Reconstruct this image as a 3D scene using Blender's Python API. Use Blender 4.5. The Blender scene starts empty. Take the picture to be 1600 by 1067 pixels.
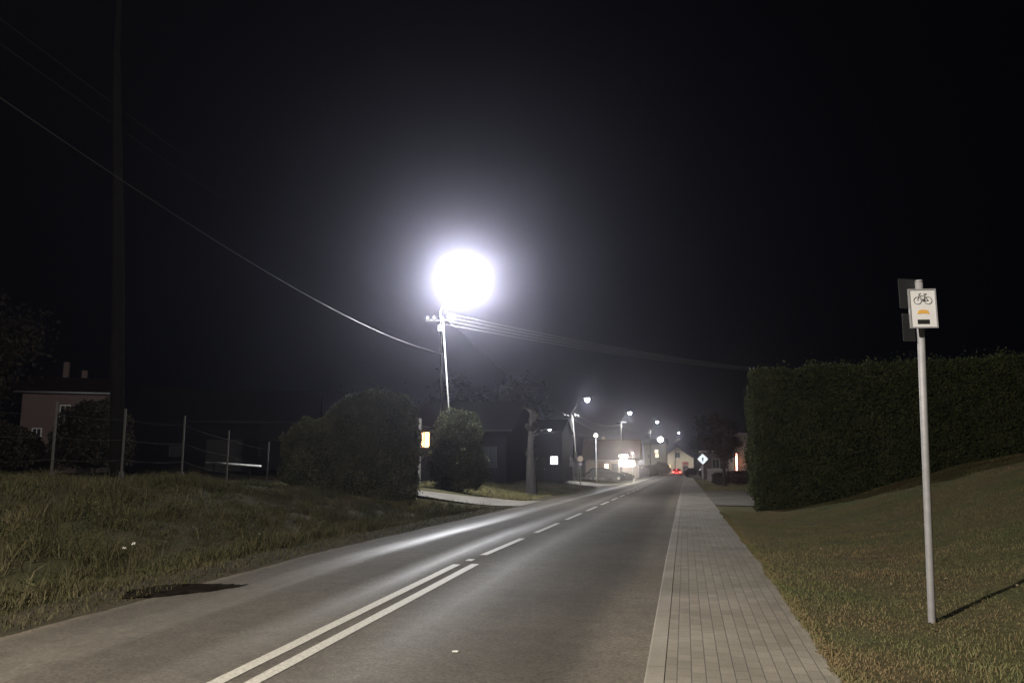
import bpy, bmesh, math, random
import numpy as np
from mathutils import Vector, Matrix, noise as mnoise
R = math.radians
random.seed(7); rng = np.random.default_rng(11)
SC = bpy.context.scene
COL = SC.collection
PI = math.pi

# ------------------------------------------------------------------ camera, sky, exposure
cam = bpy.data.cameras.new("camera"); cam.lens = 27.0; cam.sensor_width = 36.0; cam.clip_end = 5000; cam.clip_start = 0.05
camo = bpy.data.objects.new("camera", cam); COL.objects.link(camo)
EYE = 1.65
camo.location = (0, 0, EYE); camo.rotation_euler = (R(90 + 8.23), 0, R(12.55))
SC.camera = camo
W = bpy.data.worlds.new("World"); SC.world = W; W.use_nodes = True
bg = W.node_tree.nodes["Background"]; bg.inputs[0].default_value = (0.36, 0.42, 1.0, 1); bg.inputs[1].default_value = 0.0011
SC.view_settings.view_transform = 'Standard'; SC.view_settings.look = 'None'
SC.view_settings.exposure = 0; SC.view_settings.gamma = 1
SC.render.engine = 'CYCLES'
cy = SC.cycles
cy.use_denoising = True
cy.max_bounces = 6; cy.diffuse_bounces = 3; cy.glossy_bounces = 3; cy.transmission_bounces = 3; cy.volume_bounces = 0
cy.sample_clamp_indirect = 2.0
cy.caustics_reflective = False; cy.caustics_refractive = False
cy.use_light_tree = True

LAMP_NEAR = 11300.0     # lamp just behind the photographer
LAMP_MAIN = 11500.0     # the glaring lamp over the road
ADDED_HAZE_DENSITY = 0.0022

# ------------------------------------------------------------------ pixel -> point at a world depth Y
_p, _w = R(8.23), R(12.55)
_fw = Vector((-math.sin(_w)*math.cos(_p), math.cos(_w)*math.cos(_p), math.sin(_p)))
_rt = Vector((math.cos(_w), math.sin(_w), 0)); _up = _rt.cross(_fw)
def at(x, y, Y):
    d = _fw*1200 + _rt*(x-800) - _up*(y-533.5)
    q = d*(Y/d.y); return Vector((q.x, q.y, q.z+EYE))

# ------------------------------------------------------------------ terrain height
def ss(a, b, x):
    t = min(1, max(0, (x-a)/(b-a))); return t*t*(3-2*t)
def lerp_tab(tab, y):
    if y <= tab[0][0]: return tab[0][1]
    for (a, va), (b, vb) in zip(tab, tab[1:]):
        if y <= b: return va+(vb-va)*(y-a)/(b-a)
    return tab[-1][1]
def base(Y): return 0.0 if Y < 12 else (-0.02*(Y-12) if Y < 270 else -5.16)
PLAT = [(0, 1.0), (18, 0.95), (22, 0.84), (26.5, 0.28), (29, 0.42), (33, 0.62), (42, 0.55), (60, 0.5), (90, 0.2), (140, 0)]
def ground(X, Y):
    z = base(Y)
    if X < -6.1:
        z += lerp_tab(PLAT, Y)*ss(-8.0, -13.2, X) if Y < 28.3 or Y > 33 else lerp_tab(PLAT, Y)*ss(-6.6, -12, X)
        if 3 < Y < 28.3:
            z -= (0.16+0.34*ss(20, 27, Y))*math.exp(-((X+8.3)/0.75)**2)*ss(28.3, 27.5, Y)
        elif Y > 34:
            z -= 0.12*math.exp(-((X+7.4)/0.7)**2)
        if X < -18: z += 0.25*ss(-18, -40, X)
    elif X > 0.9:
        f = ss(29.5, 27.0, Y)
        z += 1.9*ss(1.8, 10.8, X)*f + 0.12*max(0, X-10.8)*f*(X < 40) + 0.085
        z += 0.25*ss(3, 9, X)*(1-f)
    return z

# ------------------------------------------------------------------ helpers: tags and meshes
def tag(o, label=None, cat=None, group=None, kind=None):
    if label: o['label'] = label
    if cat: o['category'] = cat
    if group: o['group'] = group
    if kind: o['kind'] = kind
    return o
def thing(name, loc, label, cat, group=None, rz=0):
    o = bpy.data.objects.new(name, None); COL.objects.link(o); o.location = loc; o.rotation_euler = (0, 0, rz)
    o.empty_display_size = 0.2
    return tag(o, label, cat, group)
def link(name, me, mat=None, parent=None, smooth=False):
    o = bpy.data.objects.new(name, me); COL.objects.link(o)
    if mat: me.materials.append(mat)
    if parent: o.parent = parent
    if smooth: me.shade_smooth()
    return o
def copy_tree(o, parent=None):
    c = o.copy(); COL.objects.link(c); c.parent = parent
    for ch in list(o.children): copy_tree(ch, c)
    return c
class MB:
    def __init__(s): s.bm = bmesh.new()
    def box(s, c, d, rz=0, rot=None, bevel=0):
        M = Matrix.Translation(c) @ (rot.to_4x4() if rot else Matrix.Rotation(rz, 4, 'Z')) @ Matrix.Diagonal((d[0], d[1], d[2], 1))
        r = bmesh.ops.create_cube(s.bm, size=1, matrix=M)
        if bevel:
            es = list({e for v in r['verts'] for e in v.link_edges})
            bmesh.ops.bevel(s.bm, geom=es, offset=bevel, segments=2, affect='EDGES', profile=0.5)
        return s
    def tube(s, pts, rad, n=10, caps=True):
        pts = [Vector(p) for p in pts]
        rads = rad if isinstance(rad, (list, tuple)) else [rad]*len(pts)
        rings = []; prev = None
        for i, p in enumerate(pts):
            t = (pts[min(i+1, len(pts)-1)]-pts[max(i-1, 0)]).normalized()
            a = Vector((0, 0, 1)) if abs(t.z) < 0.95 else Vector((1, 0, 0))
            u = t.cross(a).normalized() if prev is None else (prev-t*prev.dot(t)).normalized()
            prev = u; v = t.cross(u)
            rings.append([s.bm.verts.new(p+(u*math.cos(2*PI*k/n)+v*math.sin(2*PI*k/n))*rads[i]) for k in range(n)])
        for a, b in zip(rings, rings[1:]):
            for k in range(n): s.bm.faces.new((a[k], a[(k+1) % n], b[(k+1) % n], b[k]))
        if caps: s.bm.faces.new(rings[0][::-1]); s.bm.faces.new(rings[-1])
        return s
    def ball(s, c, r, sc=(1, 1, 1), u=14, v=9):
        bmesh.ops.create_uvsphere(s.bm, u_segments=u, v_segments=v, radius=r, matrix=Matrix.Translation(c) @ Matrix.Diagonal((*sc, 1)))
        return s
    def prism(s, pts, a, b, axis='x'):
        def P(u, v, w): return (w, u, v) if axis == 'x' else ((u, w, v) if axis == 'y' else (u, v, w))
        A = [s.bm.verts.new(P(u, v, a)) for u, v in pts]; B = [s.bm.verts.new(P(u, v, b)) for u, v in pts]
        n = len(pts); s.bm.faces.new(A); s.bm.faces.new(B[::-1])
        for i in range(n): s.bm.faces.new((A[i], B[i], B[(i+1) % n], A[(i+1) % n]))
        return s
    def build(s, name, mat, parent=None, smooth=False):
        bmesh.ops.recalc_face_normals(s.bm, faces=s.bm.faces)
        me = bpy.data.meshes.new(name); s.bm.to_mesh(me); s.bm.free()
        return link(name, me, mat, parent, smooth)
def raw_mesh(name, co, nper, faces_tpl, mat, parent=None):
    """co: (N, nper, 3); faces_tpl: list of tuples into the nper verts"""
    co = np.asarray(co, dtype=np.float32); N = co.shape[0]
    loops = []; starts = []; tot = []
    tl = [list(f) for f in faces_tpl]; flat = np.array([i for f in tl for i in f]); L = len(flat)
    idx = (np.arange(N)[:, None]*nper+flat[None, :]).ravel()
    lens = np.tile([len(f) for f in tl], N); st = np.concatenate([[0], np.cumsum(lens)[:-1]])
    me = bpy.data.meshes.new(name)
    me.vertices.add(N*nper); me.vertices.foreach_set('co', co.reshape(-1))
    me.loops.add(len(idx)); me.loops.foreach_set('vertex_index', idx.astype(np.int32))
    me.polygons.add(len(lens)); me.polygons.foreach_set('loop_start', st.astype(np.int32))
    me.update(calc_edges=True); me.validate()
    return link(name, me, mat, parent)

# ------------------------------------------------------------------ materials
MATS = {}
def _new(name):
    m = bpy.data.materials.new(name); m.use_nodes = True
    nt = m.node_tree; b = nt.nodes['Principled BSDF']; return m, nt, b
def N(nt, t, **kw):
    n = nt.nodes.new(t)
    for k, v in kw.items(): setattr(n, k, v)
    return n
def ramp(nt, fac, cols):
    r = N(nt, 'ShaderNodeValToRGB'); el = r.color_ramp.elements
    el[0].position, el[0].color = cols[0][0], (*cols[0][1], 1)
    el[1].position, el[1].color = cols[-1][0], (*cols[-1][1], 1)
    for p, c in cols[1:-1]:
        e = el.new(p); e.color = (*c, 1)
    nt.links.new(fac, r.inputs[0]); return r.outputs[0]
def noise_tex(nt, scale, detail=4, rough=0.6, coord=None, vec=None):
    t = N(nt, 'ShaderNodeTexNoise'); t.inputs['Scale'].default_value = scale; t.inputs['Detail'].default_value = detail
    t.inputs['Roughness'].default_value = rough
    if vec is None:
        c = N(nt, 'ShaderNodeTexCoord'); vec = c.outputs['Object']
    nt.links.new(vec, t.inputs['Vector']); return t.outputs['Fac']
def mat(name, col, rough=0.7, metal=0.0, var=0.25, scale=6, bump=0.0, bscale=40, spec=0.5, trans=0.0):
    if name in MATS: return MATS[name]
    m, nt, b = _new(name)
    f = noise_tex(nt, scale, 5)
    lo = tuple(c*(1-var) for c in col); hi = tuple(min(1, c*(1+var)) for c in col)
    nt.links.new(ramp(nt, f, [(0.3, lo), (0.7, hi)]), b.inputs['Base Color'])
    b.inputs['Roughness'].default_value = rough; b.inputs['Metallic'].default_value = metal
    b.inputs['Specular IOR Level'].default_value = spec
    if trans: b.inputs['Transmission Weight'].default_value = trans
    if bump:
        bp = N(nt, 'ShaderNodeBump'); bp.inputs['Strength'].default_value = bump; bp.inputs['Distance'].default_value = 0.02
        nt.links.new(noise_tex(nt, bscale, 6), bp.inputs['Height']); nt.links.new(bp.outputs[0], b.inputs['Normal'])
    MATS[name] = m; return m
def emit(name, col, strength, base_col=None):
    if name in MATS: return MATS[name]
    m, nt, b = _new(name)
    b.inputs['Base Color'].default_value = (*(base_col or col), 1)
    b.inputs['Emission Color'].default_value = (*col, 1); b.inputs['Emission Strength'].default_value = strength
    MATS[name] = m; return m
def leafy(name, cols, rough=0.6, patch=1.2, rnd=0.5):
    m, nt, b = _new(name)
    g = N(nt, 'ShaderNodeNewGeometry')
    c = N(nt, 'ShaderNodeTexCoord')
    f = noise_tex(nt, patch, 3, vec=c.outputs['Object'])
    mx = N(nt, 'ShaderNodeMath', operation='MULTIPLY_ADD'); nt.links.new(g.outputs['Random Per Island'], mx.inputs[0])
    mx.inputs[1].default_value = rnd; nt.links.new(f, mx.inputs[2])
    sb = N(nt, 'ShaderNodeMath', operation='SUBTRACT'); nt.links.new(mx.outputs[0], sb.inputs[0]); sb.inputs[1].default_value = rnd/2-0.03
    nt.links.new(ramp(nt, sb.outputs[0], cols), b.inputs['Base Color'])
    b.inputs['Roughness'].default_value = 0.9; b.inputs['Specular IOR Level'].default_value = 0.08
    MATS[name] = m; return m

# asphalt with polished wheel tracks running along the road
def asphalt():
    m, nt, b = _new('asphalt'); L = nt.links
    c = N(nt, 'ShaderNodeTexCoord'); sx = N(nt, 'ShaderNodeSeparateXYZ'); L.new(c.outputs['Object'], sx.inputs[0])
    mp = N(nt, 'ShaderNodeMapping'); mp.inputs['Scale'].default_value = (1, 0.08, 1); L.new(c.outputs['Object'], mp.inputs[0])
    streak = noise_tex(nt, 1.3, 3, vec=mp.outputs[0])
    wob = N(nt, 'ShaderNodeMath', operation='MULTIPLY_ADD'); L.new(streak, wob.inputs[0]); wob.inputs[1].default_value = 0.5
    L.new(sx.outputs[0], wob.inputs[2])
    mr = N(nt, 'ShaderNodeMapRange'); mr.inputs['From Min'].default_value = -6.1+0.25; mr.inputs['From Max'].default_value = -0.3+0.25
    L.new(wob.outputs[0], mr.inputs[0])
    # 0 = left edge, 1 = kerb
    def X(x): return (x+6.1)/5.8
    tr = ramp(nt, mr.outputs[0], [(0.0, (0, 0, 0)), (X(-5.5), (0.3,)*3), (X(-5.1), (1,)*3), (X(-4.75), (0.2,)*3), (X(-4.2), (0.1,)*3),
                                  (X(-3.75), (0.7,)*3), (X(-3.25), (0.1,)*3), (X(-2.5), (0.5,)*3), (X(-1.9), (0.2,)*3), (X(-1.15), (0.0,)*3), (X(-0.75), (0.1,)*3), (1.0, (0.35,)*3)])
    big = noise_tex(nt, 0.5, 5)
    fine = noise_tex(nt, 90, 4, 0.8)
    mid = noise_tex(nt, 6, 6, 0.7)
    colr = ramp(nt, tr, [(0, (0.070, 0.062, 0.052)), (1, (0.118, 0.107, 0.090))])
    # sandy gutter along the kerb
    gut = ramp(nt, mr.outputs[0], [(0.0, (1, 1, 1)), (0.03, (0, 0, 0)), (X(-0.95), (0, 0, 0)), (X(-0.62), (1, 1, 1))])
    mg = N(nt, 'ShaderNodeMix', data_type='RGBA'); L.new(gut, mg.inputs[0]); L.new(colr, mg.inputs[6]); mg.inputs[7].default_value = (0.125, 0.108, 0.085, 1)
    v = N(nt, 'ShaderNodeMath', operation='MULTIPLY'); L.new(mid, v.inputs[0]); L.new(big, v.inputs[1])
    fr = ramp(nt, fine, [(0.3, (0.55,)*3), (0.72, (1.5,)*3)])
    vr = ramp(nt, v.outputs[0], [(0.12, (0.72,)*3), (0.4, (1.25,)*3)])
    m1 = N(nt, 'ShaderNodeMix', data_type='RGBA', blend_type='MULTIPLY'); m1.inputs[0].default_value = 1; L.new(mg.outputs[2], m1.inputs[6]); L.new(fr, m1.inputs[7])
    m2 = N(nt, 'ShaderNodeMix', data_type='RGBA', blend_type='MULTIPLY'); m2.inputs[0].default_value = 1; L.new(m1.outputs[2], m2.inputs[6]); L.new(vr, m2.inputs[7])
    # hairline cracks, only in worn areas
    vo = N(nt, 'ShaderNodeTexVoronoi', feature='DISTANCE_TO_EDGE'); vo.inputs['Scale'].default_value = 0.55; vo.inputs['Randomness'].default_value = 1
    wv = N(nt, 'ShaderNodeVectorMath', operation='MULTIPLY_ADD'); tn = N(nt, 'ShaderNodeTexNoise'); tn.inputs['Scale'].default_value = 2.2; tn.inputs['Detail'].default_value = 6; L.new(c.outputs['Object'], tn.inputs['Vector'])
    L.new(tn.outputs['Color'], wv.inputs[0]); wv.inputs[1].default_value = (0.9, 0.9, 0.9); L.new(c.outputs['Object'], wv.inputs[2]); L.new(wv.outputs[0], vo.inputs['Vector'])
    ck = ramp(nt, vo.outputs['Distance'], [(0.0, (0.45,)*3), (0.012, (1,)*3)])
    ms = N(nt, 'ShaderNodeMix', data_type='RGBA', blend_type='MULTIPLY'); L.new(ramp(nt, noise_tex(nt, 0.25, 3), [(0.5, (0,)*3), (0.62, (1,)*3)]), ms.inputs[0]); L.new(m2.outputs[2], ms.inputs[6]); L.new(ck, ms.inputs[7])
    gr_ = ramp(nt, noise_tex(nt, 28, 3, 0.7), [(0.3, (0.62,)*3), (0.7, (1.36,)*3)])
    mq = N(nt, 'ShaderNodeMix', data_type='RGBA', blend_type='MULTIPLY'); mq.inputs[0].default_value = 1; L.new(ms.outputs[2], mq.inputs[6]); L.new(gr_, mq.inputs[7])
    L.new(mq.outputs[2], b.inputs['Base Color'])
    L.new(ramp(nt, tr, [(0, (0.10,)*3), (0.3, (0.14,)*3), (1, (0.5,)*3)]), b.inputs['Specular IOR Level'])
    rr = ramp(nt, tr, [(0, (0.85,)*3), (0.35, (0.72,)*3), (1, (0.44,)*3)]); L.new(rr, b.inputs['Roughness'])
    bp = N(nt, 'ShaderNodeBump'); bp.inputs['Strength'].default_value = 0.35; bp.inputs['Distance'].default_value = 0.006
    L.new(noise_tex(nt, 120, 5, 0.8), bp.inputs['Height']); L.new(bp.outputs[0], b.inputs['Normal'])
    return m
def paver(name, cols, bw=0.2, rh=0.1, mort=0.06, swap=True):
    m, nt, b = _new(name); L = nt.links
    c = N(nt, 'ShaderNodeTexCoord'); sx = N(nt, 'ShaderNodeSeparateXYZ'); L.new(c.outputs['Object'], sx.inputs[0])
    cb = N(nt, 'ShaderNodeCombineXYZ'); L.new(sx.outputs[1 if swap else 0], cb.inputs[0]); L.new(sx.outputs[0 if swap else 1], cb.inputs[1])
    br = N(nt, 'ShaderNodeTexBrick'); L.new(cb.outputs[0], br.inputs['Vector'])
    br.inputs['Scale'].default_value = 1; br.inputs['Brick Width'].default_value = bw; br.inputs['Row Height'].default_value = rh
    br.inputs['Mortar Size'].default_value = 0.0045; br.inputs['Mortar Smooth'].default_value = 0.5
    br.inputs['Color1'].default_value = (*cols[0], 1); br.inputs['Color2'].default_value = (*cols[1], 1); br.inputs['Mortar'].default_value = (mort*1.1, mort, mort*0.85, 1)
    fr = ramp(nt, noise_tex(nt, 60, 5, 0.8), [(0.3, (0.75,)*3), (0.7, (1.2,)*3)])
    vr = ramp(nt, noise_tex(nt, 0.9, 5), [(0.28, (0.62, 0.60, 0.56)), (0.72, (1.2,)*3)])
    m1 = N(nt, 'ShaderNodeMix', data_type='RGBA', blend_type='MULTIPLY'); m1.inputs[0].default_value = 1; L.new(br.outputs[0], m1.inputs[6]); L.new(fr, m1.inputs[7])
    m2 = N(nt, 'ShaderNodeMix', data_type='RGBA', blend_type='MULTIPLY'); m2.inputs[0].default_value = 1; L.new(m1.outputs[2], m2.inputs[6]); L.new(vr, m2.inputs[7])
    L.new(m2.outputs[2], b.inputs['Base Color']); b.inputs['Roughness'].default_value = 0.8
    iv = N(nt, 'ShaderNodeMath', operation='SUBTRACT'); iv.inputs[0].default_value = 1; L.new(br.outputs['Fac'], iv.inputs[1])
    bp = N(nt, 'ShaderNodeBump'); bp.inputs['Strength'].default_value = 0.6; bp.inputs['Distance'].default_value = 0.005
    L.new(iv.outputs[0], bp.inputs['Height']); L.new(bp.outputs[0], b.inputs['Normal'])
    return m
def soil(name, cols, s1=0.6, s2=14, split=False):
    m, nt, b = _new(name); L = nt.links
    a = ramp(nt, noise_tex(nt, s1, 6, 0.65), cols)
    fr = ramp(nt, noise_tex(nt, s2, 6, 0.75), [(0.3, (0.5,)*3), (0.7, (1.5,)*3)])
    m1 = N(nt, 'ShaderNodeMix', data_type='RGBA', blend_type='MULTIPLY'); m1.inputs[0].default_value = 1; L.new(a, m1.inputs[6]); L.new(fr, m1.inputs[7])
    out = m1.outputs[2]
    if split:   # the wild bank left of the road is darker earth than the mown lawn on the right
        c = N(nt, 'ShaderNodeTexCoord'); sx = N(nt, 'ShaderNodeSeparateXYZ'); L.new(c.outputs['Object'], sx.inputs[0])
        mr = N(nt, 'ShaderNodeMapRange'); mr.inputs['From Min'].default_value = -3; mr.inputs['From Max'].default_value = -2; mr.inputs['To Min'].default_value = 0.5; mr.inputs['To Max'].default_value = 1
        L.new(sx.outputs[0], mr.inputs[0])
        m2 = N(nt, 'ShaderNodeMix', data_type='RGBA', blend_type='MULTIPLY'); m2.inputs[0].default_value = 1; L.new(out, m2.inputs[6]); L.new(mr.outputs[0], m2.inputs[7]); out = m2.outputs[2]
    L.new(out, b.inputs['Base Color']); b.inputs['Roughness'].default_value = 0.95; b.inputs['Specular IOR Level'].default_value = 0.1
    bp = N(nt, 'ShaderNodeBump'); bp.inputs['Strength'].default_value = 0.9; bp.inputs['Distance'].default_value = 0.05
    L.new(noise_tex(nt, 11, 8, 0.8), bp.inputs['Height']); L.new(bp.outputs[0], b.inputs['Normal'])
    MATS[name] = m; return m

M_soil = soil('lawn_soil', [(0.3, (0.105, 0.082, 0.046)), (0.5, (0.105, 0.096, 0.046)), (0.7, (0.075, 0.085, 0.036))], split=True)
M_asph = asphalt()
M_pave = paver('grey_pavers', ((0.195, 0.175, 0.142), (0.245, 0.222, 0.182)), mort=0.095)
M_kerb = paver('kerb_concrete', ((0.225, 0.205, 0.17), (0.24, 0.22, 0.185)), bw=1.0, rh=5.0)
M_drive = paver('driveway_pavers', ((0.115, 0.105, 0.082), (0.14, 0.125, 0.10)), swap=False)
M_line = mat('worn_white_paint', (0.36, 0.345, 0.305), 0.6, var=0.35, scale=34, bump=0.2, bscale=120)
M_verge = soil('dirt_verge', [(0.3, (0.036, 0.033, 0.020)), (0.7, (0.066, 0.055, 0.036))], 2.0, 25)
M_patch = mat('patch_black', (0.012, 0.010, 0.008), 1.0, var=0.85, scale=5, bump=1.0, bscale=15, spec=0.0)  # near-black mottled tone of the road edge patch
M_grassL = leafy('meadow_grass', [(0.2, (0.030, 0.031, 0.013)), (0.45, (0.056, 0.056, 0.025)), (0.65, (0.080, 0.070, 0.038)), (0.9, (0.125, 0.105, 0.062))], patch=0.9)
M_weed = leafy('bank_weeds', [(0.2, (0.026, 0.034, 0.013)), (0.55, (0.050, 0.058, 0.024)), (0.9, (0.09, 0.08, 0.04))], patch=1.4)
M_lawn = leafy('short_lawn', [(0.18, (0.23, 0.155, 0.088)), (0.44, (0.215, 0.165, 0.090)), (0.58, (0.165, 0.155, 0.074)), (0.78, (0.110, 0.138, 0.056)), (0.95, (0.22, 0.18, 0.11))], patch=0.6, rnd=0.28)
M_hedge = leafy('thuja_green', [(0.2, (0.026, 0.036, 0.014)), (0.55, (0.050, 0.062, 0.024)), (0.9, (0.085, 0.088, 0.040))], patch=1.6)
M_bush = leafy('shrub_green', [(0.2, (0.024, 0.030, 0.016)), (0.55, (0.046, 0.052, 0.026)), (0.9, (0.14, 0.13, 0.075))], patch=1.2)
M_core = mat('dark_core', (0.016, 0.016, 0.010), 0.95, var=0.3, scale=8, spec=0.1)  # dark fill for the cores added inside shrubs and hedge
M_dtree = leafy('dark_tree_leaves', [(0.2, (0.020, 0.018, 0.012)), (0.55, (0.036, 0.030, 0.020)), (0.9, (0.06, 0.045, 0.032))], patch=1.0)
M_bark = mat('bark', (0.030, 0.027, 0.023), 0.95, var=0.45, scale=5, bump=0.9, bscale=18, spec=0.15)
M_galv = mat('galvanised_steel', (0.34, 0.34, 0.36), 0.6, 0.2, var=0.12, scale=12)
M_conc = mat('pale_concrete', (0.42, 0.41, 0.38), 0.85, var=0.2, scale=8, bump=0.2)
M_wood = mat('weathered_wood', (0.030, 0.026, 0.022), 0.9, var=0.35, scale=10, bump=0.4)
M_lampg = mat('lamp_housing_grey', (0.30, 0.30, 0.31), 0.5, 0.2, var=0.1)
M_ceram = mat('white_porcelain', (0.62, 0.60, 0.56), 0.25, var=0.1)
M_wire = mat('bare_wire', (0.28, 0.275, 0.265), 0.5, 0.3, var=0.1)
M_cable = mat('cable_sheath', (0.022, 0.022, 0.022), 0.36, 0.0, var=0.1, spec=0.8)
M_oldconc = mat('weathered_concrete', (0.045, 0.043, 0.040), 0.9, var=0.25, scale=8)
M_blk = mat('black_paint', (0.018, 0.018, 0.018), 0.5, var=0.2)
M_rub = mat('tyre_rubber', (0.02, 0.02, 0.02), 0.85, var=0.2)
M_glass = mat('dark_glass', (0.02, 0.022, 0.026), 0.32, var=0.1, spec=0.3)
M_frame = mat('white_window_frame', (0.62, 0.60, 0.56), 0.5, var=0.08)
M_signw = mat('white_sign_sheet', (0.72, 0.72, 0.73), 0.45, var=0.05)
M_signback = mat('grey_sign_back', (0.028, 0.028, 0.031), 0.6, 0.2, var=0.1)
M_orange = mat('orange_sign_film', (0.72, 0.42, 0.10), 0.5, var=0.05)
M_signline = mat('charcoal_sign_ink', (0.07, 0.07, 0.07), 0.6, var=0.1)

# ------------------------------------------------------------------ ground sheet
def grid_mesh(xs, ys, fz):
    nx, ny = len(xs), len(ys)
    verts = [(x, y, fz(x, y)) for y in ys for x in xs]
    faces = [(j*nx+i, j*nx+i+1, (j+1)*nx+i+1, (j+1)*nx+i) for j in range(ny-1) for i in range(nx-1)]
    me = bpy.data.meshes.new('sheet'); me.from_pydata(verts, [], faces); me.update(); me.shade_smooth(); return me
def gz(x, y):
    if -6.15 < x < 0.95: return base(y)-0.07
    if x <= -6.15:
        n = mnoise.noise(Vector((x*1.1, y*1.1, 0)))*0.13+mnoise.noise(Vector((x*0.3, y*0.3, 4)))*0.10
        k = ss(-6.6, -9, x)
        if 28.2 < y < 33.1 and x > -16: k = 0
        return ground(x, y)+n*k-0.01
    n = mnoise.noise(Vector((x*0.8, y*0.8, 9)))*0.05+mnoise.noise(Vector((x*2.3, y*2.3, 5)))*0.025
    return ground(x, y)+n*ss(1.2, 2.5, x)*ss(29, 26, y)
xs = [-1500, -700, -350, -200, -130]+list(np.arange(-100, -40, 6.0))+list(np.arange(-40, -18, 1.5))+list(np.arange(-18, -6.2, 0.3))+[-6.15, -6.1, -5.9, -3, 0.5, 0.94, 1.0]+list(np.arange(1.25, 14, 0.3))+list(np.arange(14, 50, 2.5))+[60, 80, 120, 200, 400, 800, 1500]
ys = [-600, -200, -80, -40, -20, -10, -5]+list(np.arange(-2, 3, 1.0))+list(np.arange(3, 28.2, 0.3))+[28.25, 28.35, 28.7]+list(np.arange(29, 33, 0.5))+[33.1]+list(np.arange(33.5, 60, 0.8))+list(np.arange(60, 140, 4.0))+list(np.arange(140, 300, 10.0))+[330, 400, 600, 1000, 1800]
o = link('ground', grid_mesh(xs, ys, gz), M_soil); tag(o, kind='structure')

# ------------------------------------------------------------------ road, verge, markings, pavement
yr = list(np.arange(-30, 60, 1.0))+list(np.arange(60, 281, 5.0))
def edge_l(y):
    e = -6.05+0.05*mnoise.noise(Vector((3, y*0.7, 0)))+0.04*mnoise.noise(Vector((3, y*3.1, 0)))
    return e
def strip(name, fl, fr, ys_, off, m, nx=2, kind='structure', thick=None, fz=None):
    v = []; f = []
    for y in ys_:
        a, b = fl(y), fr(y)
        for i in range(nx):
            x = a+(b-a)*i/(nx-1); v.append((x, y, (fz(x, y) if fz else base(y))+off))
    n = len(ys_)
    for j in range(n-1):
        for i in range(nx-1): f.append((j*nx+i, j*nx+i+1, (j+1)*nx+i+1, (j+1)*nx+i))
    me = bpy.data.meshes.new(name); me.from_pydata(v, [], f); me.update()
    o = link(name, me, m); tag(o, kind=kind); return o
yfine = list(np.arange(-4, 40, 0.15))
strip('road', edge_l, lambda y: -0.30, [-600, -200, -60]+yr[:26]+yfine+[y for y in yr if y > 40], 0.0, M_asph)
strip('dirt_verge', lambda y: -6.95+0.25*mnoise.noise(Vector((0, y*0.5, 7))), lambda y: -6.0, [y for y in yfine if y > -3], -0.006, M_verge, nx=4)
# cross road at the junction in front of the lit house
def side_road(x, y): return ground(x, y)+0.02
# kerb
def prof_strip(name, prof, ys_, m):
    v = []; f = []; n = len(prof)
    for y in ys_:
        for x, z in prof: v.append((x, y, base(y)+z))
    for j in range(len(ys_)-1):
        for i in range(n-1): f.append((j*n+i, j*n+i+1, (j+1)*n+i+1, (j+1)*n+i))
    me = bpy.data.meshes.new(name); me.from_pydata(v, [], f); me.update(); o = link(name, me, m); tag(o, kind='structure'); return o
yk = [-30, -10]+list(np.arange(-2, 60, 2.0))+list(np.arange(60, 281, 10.0))
prof_strip('kerb', [(-0.33, -0.1), (-0.325, 0.085), (-0.31, 0.1), (-0.19, 0.104), (-0.183, 0.09)], yk, M_kerb)
prof_strip('sidewalk', [(-0.184, 0.098), (0.4, 0.102), (0.96, 0.106)], yk, M_pave)
prof_strip('pavement_edging', [(0.955, 0.05), (0.957, 0.112), (1.01, 0.112), (1.02, 0.0)], yk, M_kerb)

def dashes():
    v = []; f = []
    def q(x0, x1, y0, y1):
        nseg = max(1, int((y1-y0)/0.5))
        k = len(v)
        for s_ in range(nseg+1):
            y = y0+(y1-y0)*s_/nseg
            a = 0.006*mnoise.noise(Vector((x0*9, y*5, 0))); b_ = 0.006*mnoise.noise(Vector((x1*9, y*5, 3)))
            v.append((x0+a, y, base(y)+0.005)); v.append((x1+b_, y, base(y)+0.005))
        for s_ in range(nseg): f.append((k+2*s_, k+2*s_+1, k+2*s_+3, k+2*s_+2))
    q(-3.43, -3.31, -25, 11.35); q(-3.17, -3.05, -25, 11.45)
    y = 12.55
    q(-3.36, -3.25, 11.75, 11.95)
    while y < 170:
        q(-3.33, -3.21, y, y+3.1); y += 4.55
    me = bpy.data.meshes.new('road_marking'); me.from_pydata(v, [], f); me.update()
    o = link('road_marking', me, M_line); tag(o, kind='structure')
dashes()

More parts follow.
